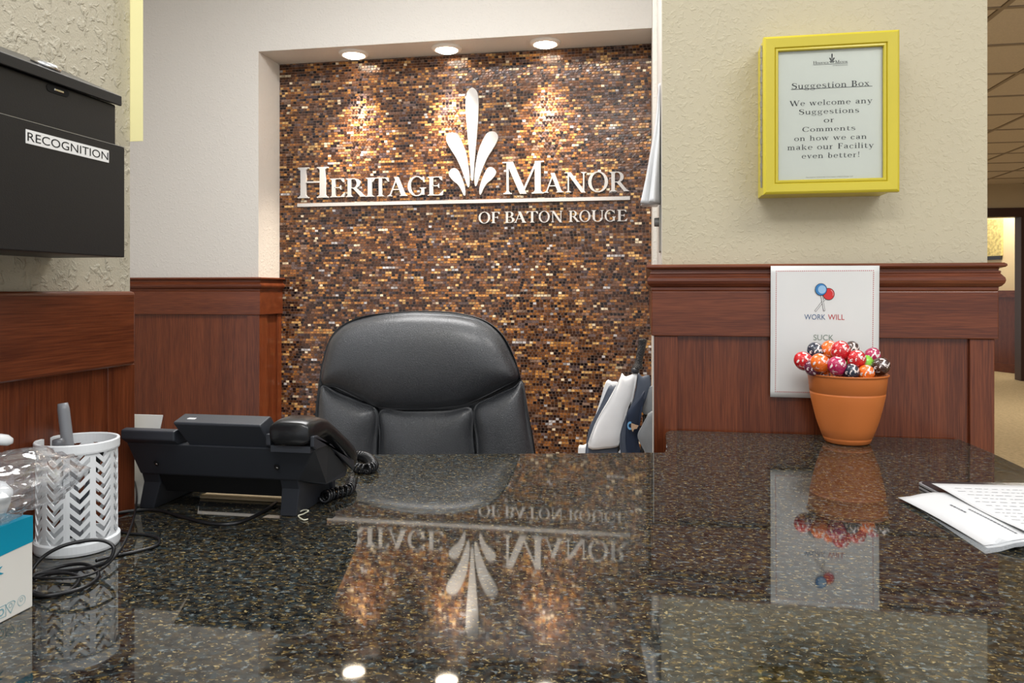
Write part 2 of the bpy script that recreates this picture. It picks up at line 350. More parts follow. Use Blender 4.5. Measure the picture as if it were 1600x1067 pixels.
# corridor
CZ = 2.363
carp = mat('corridor_carpet', (186, 166, 130), .95, bump=(260, .8, .004), var=(45, .16))
struct(box('floor', carp, .70, 6.5, -2.2, 13.0, -.05, 0), 'beige speckled carpet of the corridor')
M_CTILE = mat('acoustic_tile', (212, 201, 188), .9, bump=(260, .5, .001), var=(120, .06))
ceil = struct(box('ceiling', mat('ceiling_void', (150, 140, 128), .9), .72, 6.5, 1.92, 13, CZ + .03, CZ + .06), 'acoustic tile ceiling of the corridor')
gx0, gy0, gp = .455, 2.06, .57
tile0 = None
for i in range(1, 10):
    for j in range(0, 16):
        x, y = gx0 + gp * i, gy0 + gp * j
        if y + gp > 11.2 or x > x + 99: continue
        if tile0 is None:
            tile0 = MB().box(x + .014, x + gp - .014, y + .014, y + gp - .014, CZ, CZ + .022).build('ceiling_tile', M_CTILE, ceil, bevel=.003, seg=1); tx, ty = x, y
        else:
            t = tile0.copy(); COL.objects.link(t); t.parent = ceil; t.location = (x - tx, y - ty, 0)
g = MB()
for i in range(1, 11): g.box(gx0 + gp * i - .012, gx0 + gp * i + .012, 1.93, 11.2, CZ - .004, CZ + .012)
for j in range(0, 17): g.box(gx0 + gp, gx0 + gp * 10, gy0 + gp * j - .012, gy0 + gp * j + .012, CZ - .0045, CZ + .0125)
g.build('ceiling_grid', mat('grid_metal', (150, 136, 120), .5), ceil)

M_CREAM = mat('cream_wall', (226, 208, 172), .7); M_DKWOOD = mat('dark_door_frame', (58, 34, 28), .4)
M_BUFF = mat('buff_wall', (186, 170, 142), .7)
def onD(px, py, D):
    d = ray(px, py); t = D / (-d.x * ST + d.y * CT); return Vector((d.x * t, d.y * t, ZC + d.z * t))
# wall with the doorway at the corridor's end
YD = onD(1594, 595, 9.05).y
xa = onY(1500, 400, YD).x; xj = onY(1594, 400, YD).x; zh = onY(1570, 339, YD).z; zt = onY(1570, 325, YD).z
d = MB().box(.6, xa - .6, YD, YD + .12, 0, CZ + .03).box(xa - .6, 6.5, YD, YD + .12, zt, CZ + .03).box(xj + .09, 6.5, YD, YD + .12, 0, zt).build('wall_back', M_BUFF); struct(d, 'buff wall over the far doorway')
dr = struct(MB().box(xa - .6, xj + .09, YD - .02, YD + .14, zh, zt).box(xj, xj + .09, YD - .02, YD + .14, 0, zh).build('door_1', M_DKWOOD, bevel=.004), 'dark brown frame of the doorway at the end of the corridor')
struct(box('wall_left', M_BUFF, .60, .70, 3.30, YD, 0, CZ + .05), 'left wall of the corridor behind the pier')
# far room beyond: cream wall at an angle with wainscot
A = onD(1540, 585, 10.3); B_ = onD(1600, 590, 9.75); A.z = 0; B_.z = 0
dirv = (B_ - A).normalized(); nrm = Vector((dirv.y, -dirv.x, 0)); A = A - dirv * 2.0; B_ = B_ + dirv * .3
if nrm.dot(-A) < 0: nrm = -nrm
def slab(name, m, z0, z1, out, parent=None, label=None):
    mb = MB(); p = [A, B_, B_ + nrm * out, A + nrm * out]
    mb.loft([[(q.x, q.y, z0) for q in p], [(q.x, q.y, z1) for q in p]]); o = mb.build(name, m, parent)
    if parent is None: struct(o, label)
    return o
wf = slab('wall_right', M_CREAM, 0, CZ, -.08, label='cream wall of the room beyond the doorway')
zr = ZC + .01
slab('wainscot_panel', WOOD_Z, 0, zr - .08, .012, wf); slab('chair_rail', WOOD_Y, zr - .09, zr, .03, wf)
struct(slab('baseboard_right', WOOD_Y, 0, .12, .028), 'wooden baseboard of the far room')
struct(box('wall_back', M_CREAM, 3.0, 6.5, 12.9, 13.0, 0, CZ), 'end wall of the far room')
struct(box('wall_right', M_BUFF, 6.5, 6.6, -2.2, 13.0, 0, CZ + .05), 'outer wall of the corridor')

# ---------------- wainscot with chair rail
PROF = [(0, .060), (.024, .060), (.028, .0575), (.0285, .054), (.026, .051), (.0175, .0485), (.0165, .046), (.0165, .0435), (.0195, .0425), (.0200, .040), (.0185, .0385), (.0215, .034), (.0255, .029), (.0265, .023), (.0250, .017), (.0205, .011), (.0165, .0085), (.0165, .003), (.0145, .0), (0, 0)]
def sweep(mb, prof, path, dz):
    """profile (out,z) swept along an XY path, outward on the right hand side, mitred"""
    n = len(path); rings = []
    for i, p in enumerate(path):
        p = Vector(p)
        d0 = (p - Vector(path[i - 1])).normalized() if i else None
        d1 = (Vector(path[i + 1]) - p).normalized() if i < n - 1 else None
        d0 = d0 or d1; d1 = d1 or d0
        n0 = Vector((d0.y, -d0.x)); n1 = Vector((d1.y, -d1.x)); m = (n0 + n1); m = m / m.dot(n0)
        rings.append([(p.x + m.x * o, p.y + m.y * o, dz + z) for o, z in prof])
    return mb.loft(rings)
def wainscot(path, name, label, stiles):
    """panel, fascia, moulding along path; stiles = list of (path point a, path point b) short runs"""
    root = thing(name, (path[1][0], path[1][1], 0), label, 'panelling')
    sweep(MB(), [(0, 0), (.003, 0), (.003, ZC - .09), (0, ZC - .09)], path, 0).build('panel', WOOD_Z, root)
    sweep(MB(), [(0, 0), (.0165, 0), (.0165, .101), (0, .101)], path, ZC - .101).build('fascia_board', WOOD_X, root, bevel=.002)
    sweep(MB(), PROF, path, ZC).build('chair_rail_moulding', WOOD_X, root)
    for a in stiles: sweep(MB(), [(0, 0), (.011, 0), (.011, ZC - .101), (0, ZC - .101)], a, 0).build('stile', WOOD_Z, root, bevel=.0015)
    return root
yw = 1.757; xl = .028; xr = .712
x1059 = onY(1059, 600, yw - .01).x; x1515 = onY(1515, 600, yw - .01).x
wr_ = wainscot([(xl, 3.188), (xl, yw), (xr, yw), (xr, 1.93)], 'wainscot', 'mahogany panelling under the sand wall, behind the terracotta pot',
         [[(xl, yw + .05), (xl, yw), (x1059, yw)], [(x1515, yw), (xr, yw), (xr, 1.93)]])
# pale metal edge running down the front left arris
box('edge_strip', mat('steel_edge', (190, 188, 186), .3, .6), xl - .0125, xl - .0112, yw - .0135, yw - .0115, ZT - .3, ZC - .101, wr_)
struct(box('trim_2', WOOD_Z, .030, .711, 1.7575, 1.7655, 0, ZC + .058), 'board behind the panelling')
wl_ = wainscot([(-3.0, YB), (XN0, YB), (XN0, 3.188)], 'wainscot', 'mahogany panelling on the back wall left of the mosaic, beneath the grey paint',
         [[(onY(388, 600, YB).x, YB), (XN0, YB), (XN0, YB + .055)], [(XN0, 3.150), (XN0, 3.188)], [(-2.62, YB), (-2.55, YB)]])
# left partition ledge board and panel
lw = thing('wainscot', (-.735, .5, 0), 'dark mahogany panelling and ledge board on the left partition, under the black box', 'panelling')
MB().box(-.7345, -.716, -1.0, .966, ZC - .1045, ZC).build('ledge_board', WOOD_Y, lw, bevel=.005, seg=3)
MB().box(-.7345, -.731, -1.0, .925, ZT - .6, ZC - .1).build('panel', WOOD_Z, lw)
MB().box(-.7345, -.727, onX(168, 700, -.728).y, .978, ZT - .6, ZC - .1045).build('stile', WOOD_Z, lw, bevel=.001)

# ---------------- mosaic
def mosaic():
    pal = [((60, 38, 28), .19), ((88, 54, 32), .17), ((112, 72, 44), .14), ((146, 94, 50), .13), ((182, 126, 66), .10), ((118, 84, 66), .08), ((104, 86, 84), .06), ((30, 21, 22), .11), ((206, 164, 104), .06), ((138, 112, 96), .05), ((228, 210, 178), .022), ((190, 186, 186), .012), ((74, 60, 62), .05)]
    cols = [s2l(c) for c, _ in pal]; ws = [x for _, x in pal]
    V, Fc, C = [], [], []
    rh, tw, gap = .01115, .0150, .0012; z = .002
    x_a, x_b = XN0 + .001, XN1 - .001
    while z < ZN - .002:
        x = x_a + random.uniform(-tw, 0); prev = None; z1 = min(z + rh - gap, ZN - .0005)
        while x < x_b:
            l = tw * random.choice((.95, 1, 1, 1, 1.05)) ; a, b = max(x, x_a), min(x + l - gap, x_b)
            if b - a > .002:
                c = prev if (prev and random.random() < .22) else random.choices(cols, ws)[0]; prev = c
                k = random.uniform(.52, 1.22); cc = tuple(min(1, v * k) for v in c[:3]) + (1,)
                dy = random.uniform(0, .0006); e1 = random.uniform(-.00022, .00022); e2 = random.uniform(-.00022, .00022)
                y0 = YM - .0036 - dy; n = len(V); s = .0006
                V += [(a + s, y0 + e1, z + s), (b - s, y0 - e1, z + s), (b - s, y0 + e2, z1 - s), (a + s, y0 - e2, z1 - s),
                      (a, YM - .0005, z), (b, YM - .0005, z), (b, YM - .0005, z1), (a, YM - .0005, z1)]
                Fc += [(n, n + 1, n + 2, n + 3), (n + 4, n + 5, n + 1, n), (n + 5, n + 6, n + 2, n + 1), (n + 6, n + 7, n + 3, n + 2), (n + 7, n + 4, n, n + 3)]
                C += [cc] * 8
            x += l
        z += rh
    o0 = Vector(ORG[wall_back]); me = bpy.data.meshes.new('mosaic_tiles')
    me.from_pydata([Vector(v) - o0 for v in V], [], Fc); me.update()
    at = me.color_attributes.new('Col', 'FLOAT_COLOR', 'POINT'); at.data.foreach_set('color', [v for c in C for v in c])
    m = bpy.data.materials.new('glass_mosaic'); m.use_nodes = True; nt = m.node_tree; b = nt.nodes['Principled BSDF']
    an = nt.nodes.new('ShaderNodeAttribute'); an.attribute_name = 'Col'
    tc = nt.nodes.new('ShaderNodeTexCoord'); n = nt.nodes.new('ShaderNodeTexNoise'); n.inputs['Scale'].default_value = 240; n.inputs['Detail'].default_value = 2
    mm = nt.nodes.new('ShaderNodeMix'); mm.data_type = 'RGBA'; mm.blend_type = 'MULTIPLY'; mm.inputs[0].default_value = .55
    nt.links.new(tc.outputs['Object'], n.inputs['Vector']); nt.links.new(an.outputs['Color'], mm.inputs[6])
    mr = nt.nodes.new('ShaderNodeMapRange'); mr.inputs[1].default_value = .3; mr.inputs[2].default_value = .7; mr.inputs[3].default_value = .7; mr.inputs[4].default_value = 1.35
    nt.links.new(n.outputs['Fac'], mr.inputs[0]); nt.links.new(mr.outputs[0], mm.inputs[7]); nt.links.new(mm.outputs[2], b.inputs['Base Color'])
    b.inputs['Roughness'].default_value = .16; b.inputs['Metallic'].default_value = .1; b.inputs['Specular IOR Level'].default_value = .4
    me.materials.append(m)
    o = bpy.data.objects.new('mosaic_tiles', me); COL.objects.link(o); o.parent = wall_back; o['kind'] = 'stuff'
    o['label'] = 'amber and brown glass mosaic tiles'
    box('grout', mat('grout', (150, 124, 108), .8, bump=(600, .4, .0005)), XN0 + .0005, XN1 - .0005, YM - .0016, YM - .0001, .001, ZN - .0005, wall_back)
mosaic()

# ---------------- countertop
CT_T = .032
pts = [(.663, .12), (.663, 1.60), (.655, 1.7440), (.075, 1.7440), (.052, 1.738), (.043, 1.722), (.041, 1.70), (.040, 1.56), (.036, 1.515), (.0305, 1.500), (-.375, 1.412), (-.57, 1.374), (-.93, 1.31), (-.93, 1.0), (-.722, .99), (-.722, .12)]
ctm = MB().loft([[(x, y, ZT - CT_T) for x, y in pts], [(x, y, ZT) for x, y in pts]])
ct = tag(ctm.build('countertop', M_GRANITE, bevel=.004, seg=2), 'polished dark granite countertop in front, carrying phone and pot', 'countertop')
desk = thing('reception_desk', (0, .9, 0), 'mahogany base beneath the granite countertop', 'desk')
box('front_panel', WOOD_X, -.70, .62, .25, .27, 0, ZT - CT_T, desk)
box('side_panel', WOOD_Z, .60, .62, .27, 1.73, 0, ZT - CT_T, desk)
box('side_panel', WOOD_Z, -.71, -.69, .27, 1.28, 0, ZT - CT_T, desk)
box('back_panel', WOOD_X, -.69, .60, .95, .97, .2, ZT - CT_T, desk)

# ================================================================== WALL SIGN
def z1(X, Y): return 460 + X / 5.081, 130 + Y / 5.081
def z2(X, Y): return 680 + X / 4.447, 120 + Y / 4.447
YS = YM - .0045
sign = thing('wall_sign', (onY(725, 320, YS).x, YS, onY(725, 320, YS).z - .05), 'white raised lettering with five leaf plume on the mosaic wall', 'sign')
SIGN2D = []
def sgn(polys, name, dep=.012, jit=.00004):
    mb = plate(MB(), polys, (0, YS, 0), (1, 0, 0), (0, 0, 1), (0, -1, 0), dep, jit); SIGN2D.extend(polys)
    return mb.build(name, M_SIGN, sign)
def letter(ch, p0, p1, name='letter'):
    """p0 = px of bottom left, p1 = px of top right"""
    a = onY(p0[0], p0[1], YS); b = onY(p1[0], p1[1], YS); base = (a.z + onY(p1[0], p0[1] - .02 * (p1[0] - p0[0]), YS).z) / 2
    g, _ = GL[ch]; x0, x1, y0, y1 = bounds(g); kx = (b.x - a.x) / (x1 - x0); h = (b.z - base)
    sgn([[(a.x + (x - x0) * kx, base + y * h) for x, y in q] for q in g], name)
for ch, x0, x1, yb, yt in [('H', 35, 275, 915, 666), ('E', 290, 412, 908, 757), ('R', 415, 572, 906, 755), ('I', 572, 640, 904, 752), ('T', 624, 755, 902, 750), ('A', 745, 902, 900, 744), ('G', 905, 1050, 897, 741), ('E', 1062, 1190, 895, 742)]:
    letter(ch, z1(x0, yb), z1(x1, yt))
for ch, x0, x1, yb, yt in [('M', 470, 757, 818, 586), ('A', 757, 895, 808, 668), ('N', 900, 1052, 806, 663), ('O', 1064, 1202, 803, 661), ('R', 1212, 1347, 800, 659)]:
    letter(ch, z2(x0, yb), z2(x1, yt))
lx = [('O', 305, 385), ('F', 393, 450), ('B', 487, 552), ('A', 550, 636), ('T', 637, 716), ('O', 722, 798), ('N', 804, 886), ('R', 930, 1006), ('O', 1003, 1080), ('U', 1087, 1172), ('G', 1178, 1256), ('E', 1264, 1336)]
for ch, x0, x1 in lx:
    k = (x0 - 305) / 1000; letter(ch, z2(x0, 1020 - 15 * k), z2(x1, 942 - 16 * (x1 - 305) / 1000))
ra, rb = onY(466.3, 320.8, YS), onY(984.5, 310, YS); zr_ = (ra.z + rb.z) / 2
sgn(rct(ra.x, zr_ - .0075, rb.x, zr_ + .0075), 'rule_bar')
def leaf(pts):
    w3 = [onY(*z2(x, y), YS) for x, y in pts]; c = crom([(p.x, p.z, 0) for p in w3], 5, True)
    sgn([[(p.x, p.y) for p in c]], 'plume_leaf')
hw = [(84, 12), (95, 26), (115, 37), (150, 43), (200, 45.5), (300, 41), (400, 33), (500, 24), (600, 16), (690, 11), (715, 8)]
leaf([(260, 79)] + [(260 + b_, a) for a, b_ in hw] + [(262, 725)] + [(262 - b_, a) for a, b_ in hw[::-1]])
l2 = [(120, 391), (92, 402), (80, 430), (92, 470), (118, 515), (150, 565), (178, 625), (203, 690), (224, 752), (234, 771), (242, 755), (243, 700), (235, 625), (220, 545), (196, 475), (165, 415), (145, 397)]
l3 = [(140, 637), (115, 645), (100, 668), (105, 695), (130, 725), (160, 750), (183, 785), (199, 820), (208, 829), (214, 815), (212, 780), (200, 735), (182, 690), (162, 652)]
leaf(l2); leaf([(520 - x, y - 8) for x, y in l2][::-1]); leaf(l3); leaf([(524 - x, y - 8) for x, y in l3][::-1])

# ---------------- recessed downlights
for k, (px, py, nm) in enumerate([(553, 86, 'left of the three downlights over the mosaic'), (698, 80, 'middle of the three downlights over the mosaic'), (852, 71, 'right of the three downlights over the mosaic')]):
    P = onZ(px, py, ZN); P.y = 3.095
    P.x = onY(px, py, 3.095).x
    t = thing('downlight', (P.x, P.y, ZN - .018), 'lit round recessed ceiling lamp, ' + nm, 'lamp', 'downlights in the recess soffit')
    MB().lathe([(.064, 0), (.064, -.004), (.060, -.009), (.050, -.012), (.046, -.010), (.045, -.002), (.045, 0)], (P.x, P.y, ZN), 40, False, False).build('trim_ring', mat('white_trim', (235, 228, 218), .35), t, smooth=True)
    MB().lathe([(.0449, -.006), (.042, -.013), (.032, -.018), (.018, -.0205), (.004, -.0212)], (P.x, P.y, ZN), 40, True, True).build('lens', mat('lit_lens', (255, 244, 226), .3, emit=((255, 240, 218), 22)), t, smooth=True)
    sp = bpy.data.lights.new('lamp_beam', 'SPOT'); sp.energy = 130; sp.color = (1, .86, .70); sp.spot_size = R(74); sp.spot_blend = 1.0; sp.shadow_soft_size = .03
    so = bpy.data.objects.new('lamp_beam', sp); COL.objects.link(so); so.parent = t; so.location = (0, 0, -.012); so.rotation_euler = (R(1), 0, 0)

# ================================================================== CHAIR
def puff(mb, outline, y0, thick, rings=22, wid=.05, back=.004):
    """cushion facing -Y over an XZ outline; its height follows a smooth distance to the outline"""
    n = len(outline); c = Vector((sum(q[0] for q in outline) / n, sum(q[1] for q in outline) / n)); R_ = []
    seg = [((outline[i][0] + outline[(i + 1) % n][0]) / 2, (outline[i][1] + outline[(i + 1) % n][1]) / 2, math.dist(outline[i], outline[(i + 1) % n])) for i in range(n)]
    for i in range(rings + 1):
        r = math.sin(math.pi / 2 * i / rings) if i else .002
        row = []
        for x, z in outline:
            X = c.x + (x - c.x) * r; Z = c.y + (z - c.y) * r; h = 0
            if i < rings:
                q = sum(l / max(1e-9, ((X - a) ** 2 + (Z - b) ** 2)) ** 1.5 for a, b, l in seg); dd = math.sqrt(2 / q)
                h = thick * math.sqrt(1 - math.exp(-1.6 * dd / wid))
            row.append((X, y0 - h, Z))
        R_.append(row)
    R_.append([(x, y0 + back, z) for x, z in outline])
    return mb.loft(R_, True, True)
YCH = 1.90
def chair():
    root = thing('office_chair', (-.56, 1.85, 0), 'black leather high backed office chair behind the counter', 'chair')
    le = bpy.data.materials.new('black_leather'); le.use_nodes = True; nt = le.node_tree; b = nt.nodes['Principled BSDF']
    b.inputs['Base Color'].default_value = s2l((27, 30, 35)); b.inputs['Roughness'].default_value = .40; b.inputs['Specular IOR Level'].default_value = .8; b.inputs['Coat Weight'].default_value = .7; b.inputs['Coat Roughness'].default_value = .30
    tc = nt.nodes.new('ShaderNodeTexCoord'); v = nt.nodes.new('ShaderNodeTexVoronoi'); v.inputs['Scale'].default_value = 520; v.feature = 'DISTANCE_TO_EDGE'
    n = nt.nodes.new('ShaderNodeTexNoise'); n.inputs['Scale'].default_value = 380
    ad = nt.nodes.new('ShaderNodeMath'); bp = nt.nodes.new('ShaderNodeBump'); bp.inputs['Strength'].default_value = .9; bp.inputs['Distance'].default_value = .0014
    nt.links.new(tc.outputs['Object'], v.inputs['Vector']); nt.links.new(tc.outputs['Object'], n.inputs['Vector'])
    nt.links.new(v.outputs['Distance'], ad.inputs[0]); nt.links.new(n.outputs['Fac'], ad.inputs[1]); nt.links.new(ad.outputs[0], bp.inputs['Height']); nt.links.new(bp.outputs[0], b.inputs['Normal'])
    def O(pts, n=8, closed=True):
        return [(p.x, p.y) for p in crom([(q.x, q.z, 0) for q in (onY(x, y, YCH) for x, y in pts)], n, closed)]
    # back shell carries the silhouette
    sh = O([(491, 720), (495, 650), (502, 590), (513, 540), (532, 511), (568, 494), (615, 488), (665, 486), (715, 489), (757, 500), (785, 521), (803, 553), (815, 590), (826, 640), (838, 705), (846, 790), (820, 850), (700, 868), (580, 862), (505, 840), (488, 790)])
    ex = lambda X, Z: 0.0
    R_ = []
    for dy, s, sx in ((0.0, .985, 0), (-.012, 1.0, 0), (.03, 1.0, -.008), (.055, .97, -.012), (.065, .9, -.012)):
        c = (-.56, ZC - .22); R_.append([(c[0] + sx + (x - c[0]) * s, YCH + dy, c[1] + (z - c[1]) * s) for x, z in sh])
    MB().loft(R_).build('backrest_shell', le, root, smooth=True)
    pil = O([(507, 598), (512, 556), (524, 525), (548, 505), (590, 493), (650, 487.5), (712, 490), (755, 501), (782, 522), (800, 554), (812, 588), (790, 603), (745, 625), (712, 634), (655, 638), (598, 636), (570, 624), (530, 605)], 8)
    puff(MB(), pil, YCH - .002, .075, 22, .085).build('headrest_cushion', le, root, smooth=True)
    puff(MB(), O([(597, 640), (640, 641), (700, 640), (738, 637), (741, 680), (745, 740), (740, 850), (660, 860), (590, 850), (594, 740), (595, 680)], 7), YCH - .002, .055, 22, .12).build('centre_cushion', le, root, smooth=True)
    puff(MB(), O([(505, 603), (530, 612), (565, 626), (592, 640), (592, 690), (590, 760), (586, 845), (540, 850), (505, 830), (492, 780), (495, 720), (499, 660)], 7), YCH - .002, .066, 22, .10).build('side_bolster', le, root, smooth=True)
    puff(MB(), O([(743, 636), (775, 616), (803, 604), (817, 596), (825, 640), (836, 705), (843, 780), (820, 840), (780, 848), (746, 846), (750, 760), (747, 690)], 7), YCH - .002, .066, 22, .10).build('side_bolster', le, root, smooth=True)
    zs = .50; cx = -.56
    ring = lambda hx, hy, z, yc=1.66: [(cx + hx * math.copysign(abs(math.cos(a)) ** .5, math.cos(a)), yc + hy * math.copysign(abs(math.sin(a)) ** .5, math.sin(a)), z) for a in [2 * math.pi * k / 40 for k in range(40)]]
    MB().loft([ring(.22, .22, zs - .05), ring(.25, .25, zs - .03), ring(.255, .255, zs), ring(.24, .24, zs + .03), ring(.18, .18, zs + .042)]).build('seat', le, root, smooth=True)
    bl = M_BLACKPL
    for s in (-1, 1):
        a = MB().tube(crom([(cx + s * .25, 1.62, zs - .03), (cx + s * .30, 1.60, zs + .02), (cx + s * .30, 1.58, zs + .11), (cx + s * .30, 1.64, zs + .13), (cx + s * .30, 1.80, zs + .10), (cx + s * .24, 1.87, zs + .03)], 6), .016, 10)
        ar = a.build('armrest', bl, root, smooth=True)
    MB().tube([(cx, 1.80, zs - .06), (cx, 1.93, zs - .04), (cx, 1.975, zs + .05), (cx, 1.97, zs + .25)], .022, 10).build('back_bracket', bl, root, smooth=True)
    MB().lathe([(.05, zs - .08), (.05, zs - .05)], (cx, 1.68, 0)).lathe([(.025, .09), (.025, zs - .08)], (cx, 1.68, 0), 20).build('gas_lift', bl, root)
    for k in range(5):
        a = R(18 + 72 * k); e = (cx + .29 * math.cos(a), 1.68 + .29 * math.sin(a))
        l = MB().tube([(cx, 1.68, .11), (e[0], e[1], .07)], .018, 8).build('base_leg', bl, root, smooth=True)
        c = MB(); c.loft([[(e[0] + t * -math.sin(a), e[1] + t * math.cos(a) + .0, .027 + .0) for _ in range(1)] for t in ()]) if False else None
        w_ = MB(); rr = [[(e[0] + t * -math.sin(a) + .026 * math.cos(b_) * math.cos(a), e[1] + t * math.cos(a) + .026 * math.cos(b_) * math.sin(a), .0275 + .026 * math.sin(b_)) for b_ in [2 * math.pi * q / 16 for q in range(16)]] for t in (-.02, .02)]
        w_.loft(rr).build('caster', bl, l)
chair()

# ================================================================== UMBRELLAS
def umbrella(name_label, top, foot, seg_cols, rmax, handle, seed, squash=1.0, open_=0.45, flaps=8):
    rnd = random.Random(seed)
    top = Vector(top); foot = Vector(foot); ax = (top - foot); L = ax.length; ax.normalize()
    root = thing('umbrella', foot, name_label, 'umbrella')
    u = Vector((1, 0, 0)); u = (u - ax * u.dot(ax)).normalized(); v = ax.cross(u)
    P = lambda a, r, t: foot + ax * (t * L) + u * (r * math.cos(a)) + v * (r * math.sin(a) * squash)
    MB().tube([foot, top - ax * .12], .006, 10).build('shaft', M_BLACKPL, root, smooth=True)
    h = MB(); R_ = []
    for t, r in [(-.14, .011), (-.138, .016), (-.115, .0165), (-.11, .012), (-.10, .0135), (-.06, .0145), (-.02, .0165), (0, .0175), (.004, .010)]:
        p = top + ax * t; R_.append([p + (u * math.cos(2 * math.pi * k / 16) + v * math.sin(2 * math.pi * k / 16)) * r * handle for k in range(16)])
    h.loft(R_).build('handle', mat('black_rubber_grip', (28, 28, 30), .5, bump=(420, 1, .003)), root, smooth=True)
    # loose folded canopy: wide free hems near the handle, gathered at the foot
    n = flaps
    for k in range(n):
        a0 = 2 * math.pi * k / n; m = MB(); rows = []
        hem = rnd.uniform(.70, .80); bul = rnd.uniform(.8, 1.15)
        for i in range(15):
            t = .08 + (hem - .08) * i / 14; row = []
            for j in range(9):
                f = j / 8; a = a0 + (2 * math.pi / n) * f
                prof = (.012 + rmax * bul * math.sin(min(1, (t - .05) / .62) * math.pi * .62))
                if t > .6: prof *= 1 - .55 * (t - .6) / .2
                r = prof * (1 - .34 * (1 - abs(2 * f - 1)) * (1 if k % 2 else .5)) + .004 * noise.noise(Vector((a * 3, t * 14, seed)))
                row.append(P(a + .25 * math.sin(t * 6 + k), r, t + .03 * (abs(2 * f - 1) - .5) * (i / 14)))
            rows.append(row)
        m.loft(rows, False, False, False); o = m.build('canopy_panel', seg_cols[k % len(seg_cols)], root, smooth=True)
        so = o.modifiers.new('cloth', 'SOLIDIFY'); so.thickness = .0012
    return root
M_UW = mat('white_nylon', (226, 228, 230), .6, var=(9, .05)); M_UN = mat('slate_nylon', (72, 80, 94), .55, var=(12, .1))
M_UB = mat('navy_nylon', (26, 38, 58), .5, var=(12, .15)); M_UG = mat('grey_nylon', (120, 124, 128), .5, var=(12, .1))
def flap(par, name, m, px, Y, thick=.012, wid=.03):
    o = [(q.x, q.z) for q in (onY(x, y, Y) for x, y in px)]; o = [(p.x, p.y) for p in crom([(x, z, 0) for x, z in o], 3, True)]
    return puff(MB(), o, Y, thick, 8, wid, .002).build(name, m, par, smooth=True)
u1 = thing('umbrella', (-.20, 2.80, .003), 'golf umbrella with white and slate canopy leaning in the corner right of the chair', 'umbrella')
hp = [onY(1004, 529, 2.84), onY(1003, 540, 2.84), onY(999, 560, 2.835), onY(996, 573, 2.83), onY(995, 576, 2.83)]
gr_ = MB(); R_ = []
for p, r in zip(crom(hp, 8), [.008, .014] + [.0155] * 4 + [.0150] * 8 + [.0140] * 6 + [.0145, .0155, .017, .0185, .019] + [.0195] * 7 + [.010]):
    R_.append([p + Vector((math.cos(a), math.sin(a), 0)) * r for a in [2 * math.pi * k / 18 for k in range(18)]])
gr_.loft(R_).build('handle', mat('black_rubber_grip', (34, 34, 37), .45, bump=(260, 1, .006)), u1, smooth=True)
MB().tube([hp[-1] + Vector((0, 0, .004)), onY(993, 590, 2.825), (-.20, 2.80, .003)], .0085, 12).build('shaft', M_BLACKGL, u1, smooth=True)
MB().lathe([(.014, 0), (.016, .006), (.0155, .016), (.012, .02)], onY(992.5, 583, 2.825), 20).build('runner', M_BLACKPL, u1, smooth=True)
flap(u1, 'canopy_panel', M_UW, [(947, 596), (956, 596), (966, 599), (960, 625), (950, 660), (930, 720), (925, 800), (918, 790), (915, 715), (924, 670), (936, 632)], 2.865, .008)
flap(u1, 'canopy_panel', M_UN, [(951, 604), (957, 603), (965, 605), (958, 640), (948, 700), (940, 800), (935, 860), (924, 800), (915, 720), (916, 695), (922, 665), (936, 638)], 2.850, .012)
flap(u1, 'canopy_panel', M_UW, [(972, 583), (977, 588), (985, 586), (996, 582), (992, 610), (988, 628), (980, 645), (976, 668), (970, 695), (945, 701), (919, 700), (926, 672), (936, 650), (950, 626), (963, 602), (969, 590)], 2.825, .022)
flap(u1, 'canopy_panel', M_UN, [(918, 697), (943, 700), (969, 692), (972, 740), (975, 850), (965, 890), (955, 890), (935, 850), (922, 770)], 2.832, .014)
flap(u1, 'canopy_panel', M_UW, [(904, 698), (911, 696), (918, 697), (920, 740), (926, 800), (934, 860), (926, 860), (912, 800), (904, 730)], 2.868, .008)
flap(u1, 'canopy_panel', M_UW, [(973, 684), (979, 694), (988, 708), (990, 760), (980, 860), (968, 880), (966, 780), (965, 715), (969, 698)], 2.812, .010)
u2 = thing('umbrella', (-.055, 2.66, .003), 'navy and grey folded umbrella against the panelling, behind the counter notch', 'umbrella')
flap(u2, 'canopy_panel', M_UN, [(997, 583), (1003, 588), (1010, 586), (1016, 590), (1016, 620), (1004, 640), (994, 656), (981, 664), (976, 690), (974, 740), (968, 690), (974, 660), (988, 628), (994, 604)], 2.775, .012)
flap(u2, 'canopy_panel', M_UB, [(1008, 610), (1003, 630), (998, 655), (997, 685), (1004, 720), (1010, 790), (1006, 860), (992, 860), (984, 790), (980, 720), (977, 690), (978, 665), (980, 645), (985, 636), (997, 622)], 2.745, .016)
flap(u2, 'canopy_panel', M_UG, [(1014, 645), (1010, 652), (1003, 665), (996, 680), (1001, 694), (1010, 712), (1018, 740), (1024, 740), (1024, 650)], 2.715, .016)
flap(u2, 'canopy_panel', M_UG, [(1015, 605), (1010, 622), (1003, 642), (1010, 648), (1022, 640), (1022, 606)], 2.760, .010)
MB().tube([onY(1012, 600, 2.79), (-.055, 2.66, .003)], .007, 10).build('shaft', M_BLACKGL, u2, smooth=True)
c_ = onY(984.5, 665, 2.725)
em = MB().loft([[(c_.x + r * math.cos(a), c_.y - .0, c_.z + r * 1.5 * math.sin(a)) for r in (.010, .005)] for a in [R(60 + 24 * k) for k in range(11)]], False, False, False)
em.build('emblem', mat('sky_blue_print', (104, 160, 206), .6), u2)
MB().add([(c_.x + x, c_.y - .001, c_.z + z) for x, z in ((.004, .010), (.020, .004), (.030, .002), (.024, -.010), (.014, -.012), (.010, -.022), (.004, -.012))], [tuple(range(7))]).build('emblem', mat('tan_print', (178, 150, 124), .6), u2)

